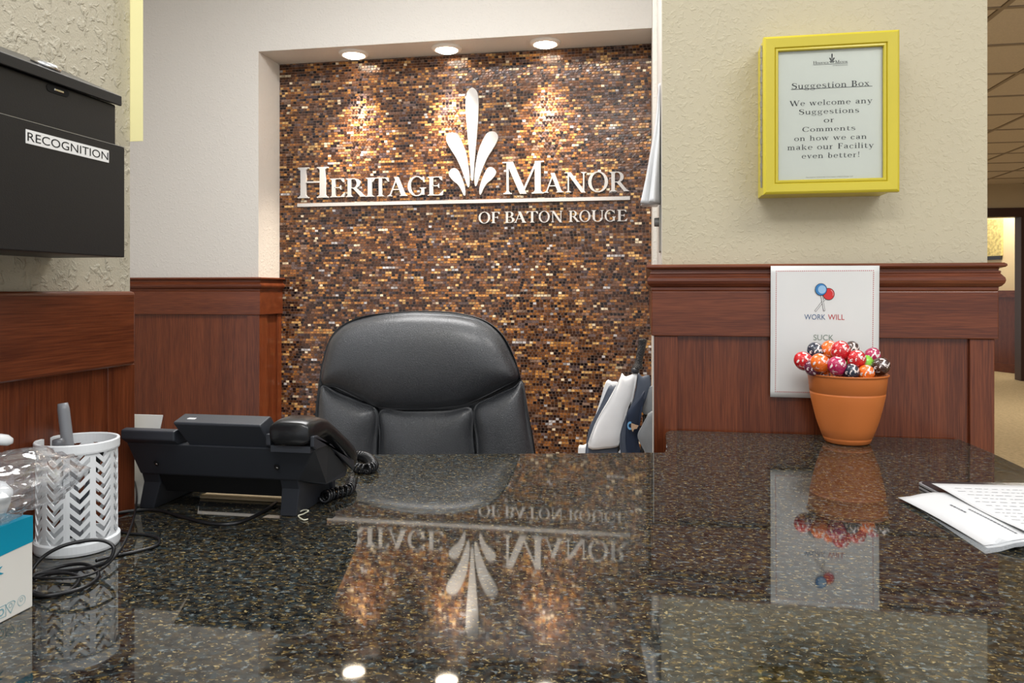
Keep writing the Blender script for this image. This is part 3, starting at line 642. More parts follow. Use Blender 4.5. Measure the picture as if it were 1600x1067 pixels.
# ================================================================== LEFT BLACK BOX
def black_box():
    m = mat('black_powder_coat', (27, 27, 29), .42, bump=(700, .35, .0003), var=(4, .06))
    ml = mat('lid_metal', (44, 44, 47), .32, .3, bump=(700, .3, .0003))
    XF, XB, YE, Y0 = -.634, -.735, .834, .36
    z0, zp, zl, zl2, zb = ZC + .0417, ZC + .177, ZC + .2294, ZC + .2413, ZC + .283
    r = thing('suggestion_box', (XB, .6, z0), 'black metal wall box with a white label, on the left wall', 'box')
    XBf = -.6456
    MB().loft([[(XB, Y0, z0), (XB, Y0, zb - .008), (XBf, Y0, zl), (XBf, Y0, z0)][::-1], [(XB, YE - .001, z0), (XB, YE - .001, zb - .008), (XBf, YE - .001, zl), (XBf, YE - .001, z0)][::-1]]).build('body', m, r, bevel=.0015)
    MB().box(XBf, XF, Y0, YE, z0, zp).build('front_pocket', m, r, bevel=.001)
    box('pocket_edge', mat('bare_edge', (170, 170, 172), .3, .7), XF - .0018, XF + .0002, Y0, YE, zp, zp + .0007, r)
    MB().loft([[(XB, Y0 - .003, zb), (XB, Y0 - .003, zb - .006), (XBf + .002, Y0 - .003, zl + .004), (XBf + .002, Y0 - .003, zl), (XBf + .0055, Y0 - .003, zl), (XBf + .0055, Y0 - .003, zl2)],
               [(XB, YE + .003, zb), (XB, YE + .003, zb - .006), (XBf + .002, YE + .003, zl + .004), (XBf + .002, YE + .003, zl), (XBf + .0055, YE + .003, zl), (XBf + .0055, YE + .003, zl2)]]).build('lid', ml, r, bevel=.0008)
    # keyhole slot with latch
    c = onX(90, 141.5, XBf)
    a = [2 * math.pi * k / 24 for k in range(24)]
    prof = [(c.y + math.copysign(.011, math.cos(t)) + .0052 * math.cos(t), c.z + .0044 * math.sin(t)) for t in a]
    MB().loft([[(XBf + .0002, y, z) for y, z in prof], [(XBf + .0007, y, z) for y, z in prof]]).build('slot', mat('slot_dark', (6, 6, 6), .8), r)
    MB().box(XBf, XBf + .0016, c.y - .006, c.y + .008, c.z - .0017, c.z + .0013).build('latch', mat('chrome', (205, 203, 200), .2, 1), r, bevel=.0007)
    # lock on the sloping lid
    dx = XBf + .0055 - XB; dz = zb - zl2; sl = Vector((-dz, 0, -dx)).normalized(); up = Vector((dz, 0, dx)).normalized(); al = Vector((dx, 0, -dz)).normalized()
    q = onX(71, 99, XBf - .02); t = (q.x - XB) / dx; q.z = zb - dz * t
    mb = MB(); rings = []
    for rr, h in ((.0155, 0), (.0155, .003), (.013, .0055), (.008, .006)):
        rings.append([q + up * h + (al * math.cos(b_) + Vector((0, 1, 0)) * math.sin(b_)) * rr for b_ in [2 * math.pi * k / 24 for k in range(24)]])
    mb.loft(rings); mb.build('lock', MATS['chrome'], r, smooth=True)
    ya, yb_ = onX(40, 214, XF).y, onX(169.5, 243, XF).y; za, zb_ = ZC + .1537, ZC + .1682
    lab = box('name_strip', mat('label_white', (238, 238, 236), .4), XF, XF + .0006, ya, yb_, za, zb_, r)
    plate(MB(), sans('RECOGNITION', 0, (yb_ - ya) * .975, 0, (zb_ - za) * .62), (XF + .0007, ya + .0016, za + .0028), (0, 1, 0), (0, 0, 1), (1, 0, 0), .0001).build('lettering', M_INK, lab)
black_box()
# pale yellow sheet hanging at the partition's end
zp_ = onY(216, 222, .985).z
tag(MB().box(-.80, onY(227.5, 200, .985).x, .9785, .9795, zp_, zp_ + .36).build('paper_sheet', mat('pale_yellow_paper', (243, 236, 178), .6)), 'pale yellow paper strip hanging on the end of the left wall', 'paper')

# ================================================================== YELLOW SUGGESTION BOX
def pane_mat():
    m = bpy.data.materials.new('clear_glass'); m.use_nodes = True; nt = m.node_tree
    for n in list(nt.nodes):
        if n.type != 'OUTPUT_MATERIAL': nt.nodes.remove(n)
    tr = nt.nodes.new('ShaderNodeBsdfTransparent'); tr.inputs[0].default_value = (.97, .98, .97, 1); gl = nt.nodes.new('ShaderNodeBsdfGlossy'); gl.inputs['Roughness'].default_value = .01
    fr = nt.nodes.new('ShaderNodeFresnel'); fr.inputs[0].default_value = 1.45; mx = nt.nodes.new('ShaderNodeMixShader'); L = nt.links.new
    L(fr.outputs[0], mx.inputs[0]); L(tr.outputs[0], mx.inputs[1]); L(gl.outputs[0], mx.inputs[2]); L(mx.outputs[0], nt.nodes['Material Output'].inputs[0]); return m
def yellow_box():
    my = mat('yellow_paint', (198, 182, 48), .38, coat=.2, var=(6, .03))
    YF = 1.675; YBk = 1.766; a = onY(1193.3, 55.5, YF); b = onY(1406.3, 47, YF); c = onY(1193, 302, YF)
    x0, x1 = a.x, b.x; z1_, z0 = (a.z + b.z) / 2, onY(1300, 301.3, YF).z
    r = thing('suggestion_cabinet', ((x0 + x1) / 2, YBk, z0), 'yellow framed suggestion box with printed notice, on the right wall', 'box')
    MB().box(x0 + .001, x1 - .012, YF + .020, YBk, z0 + .002, z1_ - .002).build('case', my, r, bevel=.001)
    pa = onY(1216.5, 78.5, YF); pb = onY(1381, 72, YF); px0, px1 = pa.x, pb.x; pz1, pz0 = (pa.z + pb.z) / 2, onY(1300, 279.3, YF).z
    fr = MB()
    # door frame swept as a rectangular ring with an inner bead
    def rect(i0, y): return [(px0 - i0, y, pz0 - i0), (px1 + i0, y, pz0 - i0), (px1 + i0, y, pz1 + i0), (px0 - i0, y, pz1 + i0)]
    w_ = px0 - x0
    ox0, ox1, oz0, oz1 = x0, x1, z0, z1_
    def orect(d_, y): return [(ox0 + d_, y, oz0 + d_), (ox1 - d_, y, oz0 + d_), (ox1 - d_, y, oz1 - d_), (ox0 + d_, y, oz1 - d_)]
    fr.loft([rect(0, YF + .010), rect(0, YF + .0035), rect(.0015, YF + .0015), rect(.005, YF + .002), rect(.0065, YF + .004), rect(.008, YF + .0005), orect(.005, YF), orect(.002, YF + .002), orect(0, YF + .004), orect(0, YF + .019)], False, False)
    dr_ = fr.build('door', my, r)
    box('door_back', my, x0 + .004, x1 - .004, YF + .0135, YF + .0195, z0 + .004, z1_ - .004, dr_)
    Yp = YF + .0125
    box('glass_pane', pane_mat(), px0 - .001, px1 + .001, YF + .007, YF + .009, pz0 - .001, pz1 + .001, dr_)
    no = box('printed_notice', mat('notice_paper', (240, 241, 234), .7, emit=None), px0 - .0005, px1 + .0005, Yp, Yp + .0006, pz0 - .0005, pz1 + .0005, dr_)
    h = MB()                                                        # piano hinge knuckles on the left edge
    zt_, zb_ = onY(1191, 68, YF + .005).z, onY(1191, 292, YF + .005).z; n = 23
    for k in range(n):
        za = zb_ + (zt_ - zb_) * k / n; 
        h.lathe([(.0030, za), (.0030, za + (zt_ - zb_) / n * (.96 if k % 2 else .9))] if k % 2 else [(.0022, za), (.0022, za + (zt_ - zb_) / n)], (x0 - .0015, YF + .020, 0), 10)
    h.build('piano_hinge', mat('steel_hinge', (150, 146, 136), .35, .8), r)
    X = lambda px: onY(px, 200, Yp).x
    def zz(px, py): return onY(px, py, Yp).z
    def Z3(X_, Y_): return 1160 + X_ / 3.557, 30 + Y_ / 3.557
    polys = []
    for text, xa, xb, ya, cap in [('Suggestion Box', 275, 705, 379.5, 32), ('We welcome any', 262, 722, 475, 30), ('Suggestions', 315, 648, 524, 28), ('or', 452, 508, 573, 28), ('Comments', 333, 627, 621, 26), ('on how we can', 288, 690, 671, 28), ('make our Facility', 250, 730, 721, 30), ('even better!', 330, 650, 770, 29)]:
        p = Z3(xa, ya); q = Z3(xb, ya); m_ = Z3((xa + xb) / 2, ya); zb1 = zz(*m_); zt1 = zz(m_[0], m_[1] - cap / 3.557)
        polys += set_line(text, X(p[0]), X(q[0]), zb1, zt1 - zb1, .10)
    ul = Z3(270, 381); ur = Z3(722, 381); um = zz(*Z3(496, 382)); polys += rct(X(ul[0]), um - .0004, X(ur[0]), um + .0006)
    plate(MB(), polys, (0, Yp, 0), (1, 0, 0), (0, 0, 1), (0, -1, 0), .0004).build('lettering', M_INK, no)
    # small logo: the sign scaled down
    sa, sb, sc, sd = bounds(SIGN2D); la = onY(1210 + 497 / 8.2, 100, Yp).x; lb = onY(1210 + 940 / 8.2, 100, Yp).x
    zt2, zb2 = zz(1300, 70 + 112 / 8.2), zz(1300, 70 + 274 / 8.2)
    lg = [[(la + (x - sa) * (lb - la) / (sb - sa), zb2 + (y - sc) * (zt2 - zb2) / (sd - sc)) for x, y in q] for q in SIGN2D]
    plate(MB(), lg, (0, Yp, 0), (1, 0, 0), (0, 0, 1), (0, -1, 0), .0004).build('logo', M_INK, no)
    f0, f1 = Z3(352, 877), Z3(615, 877)
    plate(MB(), sans('Operated by Community Care Center of Baton Rouge, LLC', X(f0[0]), X(f1[0]), zz(*Z3(480, 878)), .0016), (0, Yp, 0), (1, 0, 0), (0, 0, 1), (0, -1, 0), .0004).build('lettering', M_INK, no)
yellow_box()

# ================================================================== PAGE ON THE PANELLING
def page():
    TL = onY(1204.5, 415.5, yw - .0315); TR = onY(1374.5, 415, yw - .0315); BL = onY(1203.5, 620, yw - .016); 
    U = (TR - TL); W_ = U.length; U.normalize(); Vv = (TL - BL); H = Vv.length; Vv.normalize(); N = U.cross(Vv); N = -N if N.y > 0 else N
    root_mb = MB(); rows = []
    for j in range(21):
        rows.append([BL + U * (W_ * i / 12) + Vv * (H * j / 20) + N * (.0012 * math.sin(j / 20 * 5)) for i in range(13)])
    root_mb.loft(rows, False, False, False)
    pg = tag(root_mb.build('printed_page', M_PAPER, smooth=True), 'white page with lollipop drawing taped behind the terracotta pot', 'paper')
    s = pg.modifiers.new('sheet', 'SOLIDIFY'); s.thickness = .0003; s.offset = 0
    o0 = ORG[pg]
    def draw(polys, m, name, lift=.0006):
        mb = MB(); 
        for q in polys:
            mb.add([BL + U * (x * W_) + Vv * (y * H) + N * (.0012 * math.sin(y * 5) + lift) for x, y in q], [tuple(range(len(q)))])
        return mb.build(name, m, pg)
    # coordinates from the enlarged photograph: page spans x 107..864, y 70..978
    K = lambda x, y: ((x - 107) / 757, 1 - (y - 70) / 908)
    dots = []
    def dot(x, y, r=3.0): dots.append([K(x + r * a, y + r * b_) for a, b_ in ((-1, -1), (1, -1), (1, 1), (-1, 1))])
    n = 0
    for k in range(52): dot(146 + k * (822 - 146) / 51, 106 - 3 * k / 51)
    for k in range(52): dot(143 + k * (822 - 143) / 51, 940)
    for k in range(1, 62): dot(146 - 3 * k / 62, 106 + k * (940 - 106) / 62); dot(824 - 4 * k / 62, 103 + k * (940 - 103) / 62)
    draw(dots, mat('red_print', (176, 62, 66), .7), 'dotted_border')
    def tx(t, x0, x1, yb, cap, m):
        p, q = K(x0, yb), K(x1, yb); draw(sans(t, p[0], q[0], p[1], cap / 908), m, 'lettering')
    tx('WORK', 346, 494, 437, 36, mat('blue_print', (62, 92, 132), .7)); tx('WILL', 512, 626, 437, 36, mat('red_text_print', (178, 48, 52), .7)); tx('SUCK', 411, 551, 578, 38, mat('grey_green_print', (122, 138, 126), .7))
    def disc(cx, cy, r, a0=0, a1=360, r0=0, n=40):
        return [[K(cx + rr * math.cos(R(a0 + (a1 - a0) * (i + di) / n)), cy - rr * math.sin(R(a0 + (a1 - a0) * (i + di) / n))) for rr, di in ((r0, 0), (r, 0), (r, 1), (r0, 1))] for i in range(n)]
    ink = M_INK
    def stick(x0, y0, x1, y1, l):
        d_ = Vector((x1 - x0, y1 - y0)).normalized(); n_ = Vector((-d_.y, d_.x))
        f = lambda w: [[K(x0 + n_.x * w, y0 + n_.y * w), K(x1 + n_.x * w + d_.x * (w - 5), y1 + n_.y * w + d_.y * (w - 5)), K(x1 - n_.x * w + d_.x * (w - 5), y1 - n_.y * w + d_.y * (w - 5)), K(x0 - n_.x * w, y0 - n_.y * w)]]
        draw(f(6.5), ink, 'drawn_stick', l); draw(f(4.0), M_PAPER, 'drawn_stick', l + .0002)
    stick(494, 288, 422, 380, .0006); stick(464, 262, 485, 376, .0010)
    draw(disc(515, 262, 41), ink, 'drawn_candy', .0014); draw(disc(515, 262, 38), mat('candy_red_print', (206, 52, 54), .7), 'drawn_candy', .0016)
    draw(disc(515, 262, 32, -20, 60, 30), M_PAPER, 'drawn_candy', .0018)
    draw(disc(461, 231, 42), ink, 'drawn_candy', .0020); draw(disc(461, 231, 39), mat('candy_blue_print', (56, 124, 184), .7), 'drawn_candy', .0022)
    draw(disc(468, 231, 28), mat('candy_pale_print', (150, 190, 224), .7), 'drawn_candy', .0024)
page()

# ================================================================== POT AND LOLLIPOPS
PC = Vector((.4100, 1.664, ZT))
def pot():
    s = 1.0; m = mat('terracotta_plastic', (198, 112, 54), .42, var=(5, .04), bump=(500, .15, .0003))
    pr = [(.0, .0005), (.0400, .0005), (.0440, .003), (.0465, .0095), (.0472, .0110), (.0466, .0118), (.0485, .0135), (.0550, .031), (.0608, .0486), (.0662, .0706), (.0702, .088), (.0726, .1010), (.0728, .1040), (.0716, .1050), (.0732, .1062), (.0762, .1360), (.0768, .1395), (.0790, .1405), (.0794, .1425), (.0780, .1435), (.0752, .1430), (.0745, .1380), (.0700, .104), (.056, .04), (.043, .012), (0, .0115)]
    o = MB().lathe([(r * s, z) for r, z in pr], PC, 72, False, False).build('flower_pot', m, smooth=True)
    tag(o, 'terracotta plastic pot full of lollipops on the counter', 'pot')
pot()
def wrap_mat(name, rgb):
    m = bpy.data.materials.new(name); m.use_nodes = True; nt = m.node_tree; b = nt.nodes['Principled BSDF']; L = nt.links.new
    tc = nt.nodes.new('ShaderNodeTexCoord'); n = nt.nodes.new('ShaderNodeTexNoise'); n.inputs['Scale'].default_value = 75; n.inputs['Detail'].default_value = 2; n.inputs['Distortion'].default_value = 1.6
    r = nt.nodes.new('ShaderNodeValToRGB'); r.color_ramp.interpolation = 'LINEAR'; e = r.color_ramp.elements
    e[0].position = .555; e[0].color = s2l(rgb); e[1].position = .572; e[1].color = s2l((238, 226, 222))
    L(tc.outputs['Object'], n.inputs['Vector']); L(n.outputs['Fac'], r.inputs[0]); L(r.outputs[0], b.inputs['Base Color'])
    n2 = nt.nodes.new('ShaderNodeTexNoise'); n2.inputs['Scale'].default_value = 160; n2.inputs['Distortion'].default_value = 1.5; bp = nt.nodes.new('ShaderNodeBump'); bp.inputs['Strength'].default_value = .7; bp.inputs['Distance'].default_value = .002
    L(tc.outputs['Object'], n2.inputs['Vector']); L(n2.outputs['Fac'], bp.inputs['Height']); L(bp.outputs[0], b.inputs['Normal'])
    b.inputs['Roughness'].default_value = .18; b.inputs['Coat Weight'].default_value = .6
    return m
CN = {'red': (198, 26, 34), 'orange': (238, 108, 22), 'navy': (34, 40, 58), 'magenta': (176, 24, 82), 'brown': (62, 36, 26), 'green': (132, 196, 62), 'purple': (96, 26, 58)}
CM = {k: wrap_mat(k + '_candy_wrapper', v) for k, v in CN.items()}
CM['green'] = mat('green_candy_wrapper', (132, 200, 62), .25, coat=.4, var=(60, .15))
LP = [('red', 1256, 564, 13.5, -.010, 'red wrapped lollipop hanging over the left rim of the pot'), ('navy', 1275, 549, 12.5, .012, 'dark blue wrapped lollipop at the upper left of the bunch'),
      ('orange', 1281.5, 567, 13.5, -.045, 'orange wrapped lollipop in front at the left of the bunch'), ('orange', 1297, 547, 13, .005, 'orange wrapped lollipop at the top left of the bunch'),
      ('red', 1314, 548.5, 14, -.022, 'red wrapped lollipop at the very top of the bunch'), ('brown', 1331, 545, 10.5, .030, 'brown wrapped lollipop at the back, topmost right'),
      ('magenta', 1308, 572, 14, -.058, 'magenta wrapped lollipop in the front middle'), ('green', 1320, 564.5, 11, -.012, 'green lollipop in the middle, peeping between red and magenta'),
      ('red', 1338.5, 562, 13.5, -.040, 'red wrapped lollipop right of the middle'), ('green', 1351, 569, 12.5, -.012, 'bright green lollipop right of the red one'),
      ('navy', 1330, 581, 12, -.062, 'dark blue wrapped lollipop low at the front rim'), ('orange', 1353, 583, 12, -.060, 'orange wrapped lollipop low at the right front rim'),
      ('magenta', 1363, 556, 11.5, .010, 'magenta wrapped lollipop at the upper right, behind the brown one'), ('brown', 1375.5, 573, 13, -.030, 'brown wrapped lollipop hanging over the right rim'),
      ('purple', 1270, 575, 11.5, -.030, 'purple wrapped lollipop tucked behind the front orange one')]
for k, (c, px, py, r, dy, lab) in enumerate(LP):
    Y = PC.y + dy; P = onY(px, py, Y); rr = r / F * (-P.x * ST + P.y * CT) * 1.04
    t = thing('lollipop', P, lab, 'lollipop', 'lollipops in the terracotta pot')
    ax = (P - Vector((PC.x, PC.y, ZT + .09))).normalized(); u = ax.orthogonal().normalized(); v = ax.cross(u); rings = []
    rn = random.Random(k)
    for i in range(15):
        a = math.pi * i / 14; h = math.cos(a); q = math.sin(a)
        if h < -.72: q = max(q, .30 - .1 * (-.72 - h))               # gathered neck of the wrapper
        rw = []
        for j in range(22):
            b_ = 2 * math.pi * j / 22; f = 1 + (.05 * math.sin(b_ * 7 + k) * (1 if h < .2 else .4)) + .05 * noise.noise(Vector((h * 3 + k, math.cos(b_) * 2, math.sin(b_) * 2)))
            hh = h if h > -.72 else h - .35 * (-h - .72)
            rw.append(P + ax * (hh * rr * 1.14) + (u * math.cos(b_) + v * math.sin(b_)) * (max(q, .02) * rr * f))
        rings.append(rw)
    MB().loft(rings).build('wrapped_candy', CM[c], t, smooth=True)
    fl = MB(); rg = []
    for i, (h, q) in enumerate([(-.95, .3), (-1.15, .26), (-1.45, .42)]):
        rg.append([P + ax * (h * rr) + (u * math.cos(2 * math.pi * j / 18) + v * math.sin(2 * math.pi * j / 18)) * rr * q * (1 + .25 * (j % 2)) for j in range(18)])
    fl.loft(rg, False, False).build('wrapper_skirt', CM[c], t, smooth=True)
    e = Vector((PC.x + (P.x - PC.x) * .25, PC.y + (P.y - PC.y) * .25, ZT + .045 + .003 * k))
    rx = min(1, .055 / max(1e-3, math.hypot(P.x - PC.x, P.y - PC.y))); mid = Vector((PC.x + (P.x - PC.x) * rx, PC.y + (P.y - PC.y) * rx, max(P.z - .014, ZT + .150)))
    MB().tube(crom([P - ax * rr * .8, mid, e], 4), .0018, 8).build('stick', M_WHITEPL, t, smooth=True)

# ================================================================== TELEPHONE
def phone():
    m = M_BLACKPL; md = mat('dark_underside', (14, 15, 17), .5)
    root = thing('desk_telephone', (-.59, 1.0, ZT), 'black desk telephone seen from behind, at the left end of the counter', 'telephone')
    Z = lambda z: ZT + z
    # wedge body: sections (left x, right x) widen towards the top
    prof = [(.965, .0546), (.940, .104), (.930, .110), (.930, .1225), (.941, .1235), (1.068, .054), (1.072, .046), (1.066, .037), (1.02, .036)]
    XL = {.0546: -.7085, .037: -.7085, .036: -.7085, .046: -.712, .054: -.712}; XR = {.0546: -.468, .037: -.447, .036: -.452, .046: -.441, .054: -.441}
    zn = .1030
    # full-width body up to the notch height, then the left and right shoulders
    low = [(.965, .0546), (.9405, zn), (.985, zn), (1.066, .056), (1.072, .046), (1.066, .037), (1.02, .036)]
    def xl_(z): return -.7085 - .0045 * min(1, max(0, (z - .05) / .06))
    def xr_(y, z): return -.468 + .036 * min(1, max(0, (z - .0546) / .05)) if y < 1.0 else (-.452 if z < .0365 else -.441)
    MB().loft([[(xl_(z), y, Z(z)) for y, z in low], [(xr_(y, z), y, Z(z)) for y, z in low]]).build('body', m, root, bevel=.002)
    sho = [(.9405, zn), (.930, .110), (.930, .1225), (.9405, .1245), (.985, zn)]
    xs = onY(272, 680, .93).x
    MB().loft([[(-.7135, y, Z(z)) for y, z in sho], [(xs, y, Z(z)) for y, z in sho]]).build('shoulder', m, root, bevel=.002)
    xa, xb, xc, xd = onY(413.6, 680, .93).x, onY(421, 680, .93).x, onY(483, 690, .93).x, onY(489.5, 690, .93).x
    cr = [(.9405, zn), (.932, .1085), (.932, .1235), (.945, .1235), (1.068, .060), (1.068, .050), (.985, zn - .002)]
    MB().loft([[(xa, y, Z(z)) for y, z in cr], [(xb, y, Z(z)) for y, z in cr]]).build('cradle_side', m, root, bevel=.0015)
    cr2 = [(.9405, zn), (.932, .1085), (.932, .1225), (.945, .1215), (1.072, .060), (1.072, .046), (.985, zn - .002)]
    MB().loft([[(xc, y, Z(z)) for y, z in cr2], [(xd, y, Z(z)) for y, z in cr2]]).build('cradle_side', m, root, bevel=.0015)
    box('cradle_floor', m, xb, xc, .933, .98, Z(.1000), Z(.1085), root)
    # keypad plate on the user side
    MB().loft([[(-.70, .99, Z(.1015)), (xa - .004, .99, Z(.1015)), (xa - .004, 1.06, Z(.0615)), (-.70, 1.06, Z(.0615))], [(-.70, .992, Z(.1045)), (xa - .004, .992, Z(.1045)), (xa - .004, 1.062, Z(.0645)), (-.70, 1.062, Z(.0645))]]).build('keypad_plate', M_BLACKGL, root)
    for i in range(4):
        for j in range(3):
            x = -.60 + j * .024; t = i / 4; y = 1.0 + .05 * t; z = .1 - .030 * t
            box('key', mat('grey_key', (70, 72, 76), .4), x, x + .017, y, y + .009, Z(z - .004), Z(z + .004), root)
    # display
    dp = [(.945, zn - .002), (.9235, .1345), (.9245, .137), (.9535, .1435), (.956, .142), (.978, zn - .003)]
    dxl, dxr = onY(271, 661, .925).x, onY(407.5, 664, .925).x
    def dl(z): k = (z - zn) / .034; return dxl + .011 * (1 - k), dxr + .007 * (1 - k)
    disp = MB().loft([[(dl(z)[0], y, Z(z)) for y, z in dp], [(dl(z)[1], y, Z(z)) for y, z in dp]]).build('display', m, root, bevel=.0022)
    st = onY(305, 652, .945); box('sticker', MATS['label_white'], st.x - .005, st.x + .006, .934, .940, Z(.1392), Z(.1404), disp)
    # handset
    R_ = []
    xc_ = (xb + xc) / 2 + .0005
    for y, z, hw_, hh, dx in [(.9265, .1255, .0265, .0125, 0), (.930, .1255, .0285, .0155, 0), (.945, .1265, .0292, .0170, 0), (.965, .1275, .0288, .0165, .001), (.985, .126, .0265, .0125, .003), (1.005, .117, .0235, .0105, .006), (1.03, .102, .0225, .0105, .008), (1.055, .086, .0235, .0115, .008), (1.075, .072, .026, .013, .006), (1.092, .060, .026, .013, .004), (1.10, .054, .022, .010, .004)]:
        tl = Vector((0, 1, 0)) if y < .97 else Vector((0, .84, -.54)); up = Vector((1, 0, 0)).cross(tl); up = up if up.z > 0 else -up
        c = Vector((xc_ + dx, y, Z(z)))
        R_.append([c + Vector((1, 0, 0)) * hw_ * math.copysign(abs(math.cos(a)) ** .55, math.cos(a)) + up * hh * math.copysign(abs(math.sin(a)) ** .6, math.sin(a)) for a in [2 * math.pi * k / 32 for k in range(32)]])
    hs = MB().loft(R_).build('handset', mat('satin_black_handset', (26, 27, 29), .27), root, smooth=True)
    # screw holes on the back panel
    for px, py in ((245, 723), (433, 729)):
        q = onY(px, py, .9535); n = Vector((0, -.894, -.447)) ; u = Vector((1, 0, 0)); v = n.cross(u)
        rr = [[q + n * h + (u * math.cos(a) * r + v * math.sin(a) * r * 1.35) for a in [2 * math.pi * k / 16 for k in range(16)]] for r, h in ((.0037, .0012), (.0037, .0016))]
        sc = MB().loft(rr).build('screw_hole', mat('hole_black', (4, 4, 4), .8), root)
        rr = [[q + Vector((.0005, 0, -.001)) + n * h + (u * math.cos(a) * r + v * math.sin(a) * r) for a in [2 * math.pi * k / 12 for k in range(12)]] for r, h in ((.0017, .0017), (.0012, .0021))]
        MB().loft(rr).build('screw', MATS['chrome'], sc)
    # side legs: plates that taper down to the counter
    for (xa_, xb_, ta, tb) in ((-.722, -.6985, -.7075, -.681), (-.503, -.4786, -.4965, -.470)):
        lp = [(.966, .056), (.975, .040), (.980, .0), (1.10, .0), (1.066, .038), (1.02, .037)]
        f = lambda x0, x1, z: x0 + (x1 - x0) * min(1, z / .05)
        MB().loft([[(f(xa_, ta, z), y, Z(z + .0003)) for y, z in lp], [(f(xb_, tb, z), y, Z(z + .0003)) for y, z in lp]]).build('leg', m, root, bevel=.0012)
    MB().loft([[(-.681, y, Z(z)) for y, z in ((.968, .0546), (.985, .026), (1.05, .026), (1.02, .037))], [(-.4965, y, Z(z)) for y, z in ((.968, .0546), (.985, .026), (1.05, .026), (1.02, .037))]]).build('underside', md, root)
    box('front_foot', m, -.697, -.472, 1.088, 1.099, ZT, ZT + .034, root, bevel=.001)
    # coiled cord
    pth = [onZ(531, 716, ZT + .020), onZ(545, 713, ZT + .012), onZ(560, 712, ZT + .010), onZ(575, 716, ZT + .010), onZ(583, 727, ZT + .010), onZ(572, 733, ZT + .009), onZ(556, 731, ZT + .009), onZ(540, 737, ZT + .010), onZ(528, 748, ZT + .012)]
    def coil(path, turns, rad, wr_, name, par):
        c = crom(path, 24); L_ = [0]
        for a, b_ in zip(c, c[1:]): L_.append(L_[-1] + (b_ - a).length)
        n = int(turns * 10); out = []; up = Vector((0, 0, 1)); j = 0
        for i in range(n + 1):
            s = L_[-1] * i / n
            while j < len(L_) - 2 and L_[j + 1] < s: j += 1
            t = (s - L_[j]) / max(1e-9, L_[j + 1] - L_[j]); p = c[j].lerp(c[j + 1], t); d_ = (c[j + 1] - c[j]).normalized(); sd = d_.cross(up).normalized(); u2 = sd.cross(d_)
            a = 2 * math.pi * turns * i / n; out.append(p + (sd * math.cos(a) + u2 * math.sin(a)) * rad)
        return MB().tube(out, wr_, 6).build(name, M_BLACKGL, par, smooth=True)
    cc = coil(pth[:7], 30, .0078, .0024, 'coiled_cord', root)
    coil([onZ(549, 752, ZT + .010), onZ(545, 764, ZT + .009), onZ(530, 769, ZT + .009), onZ(515, 773, ZT + .009), onZ(506, 777, ZT + .010)], 12, .0072, .0024, 'coiled_cord', root)
phone()
# twist tie by the right leg
tag(MB().tube(crom([onZ(462, 803, ZT + .002), onZ(474, 797, ZT + .006), onZ(482, 798, ZT + .009), onZ(474, 803, ZT + .004), onZ(466, 806, ZT + .002), onZ(474, 812, ZT + .0015), onZ(481, 811, ZT + .0015)], 6), .0009, 6).build('twist_tie', mat('cream_tie', (214, 212, 190), .5), smooth=True), 'cream twist tie beside the right leg of the telephone', 'tie')
# card under and behind the phone
tag(box('cardboard_piece', mat('tan_card', (190, 168, 132), .8), -.665, -.508, 1.042, 1.086, ZT + .0006, ZT + .004), 'tan cardboard piece lying beneath the telephone', 'cardboard')
cd = thing('desk_calendar', (-.765, 1.02, ZT), 'white folded card standing behind the telephone, at the wall end', 'card')
MB().loft([[(-.80, 1.000, ZT), (-.728, 1.000, ZT), (-.728, 1.0015, ZT), (-.80, 1.0015, ZT)], [(-.80, 1.020, ZT + .128), (-.712, 1.020, ZT + .128), (-.712, 1.0215, ZT + .128), (-.80, 1.0215, ZT + .128)]]).build('front_sheet', M_PAPER, cd)
MB().loft([[(-.80, 1.060, ZT), (-.728, 1.060, ZT), (-.728, 1.0615, ZT), (-.80, 1.0615, ZT)], [(-.80, 1.022, ZT + .126), (-.728, 1.022, ZT + .126), (-.728, 1.0235, ZT + .126), (-.80, 1.0235, ZT + .126)]]).build('rear_sheet', M_PAPER, cd)

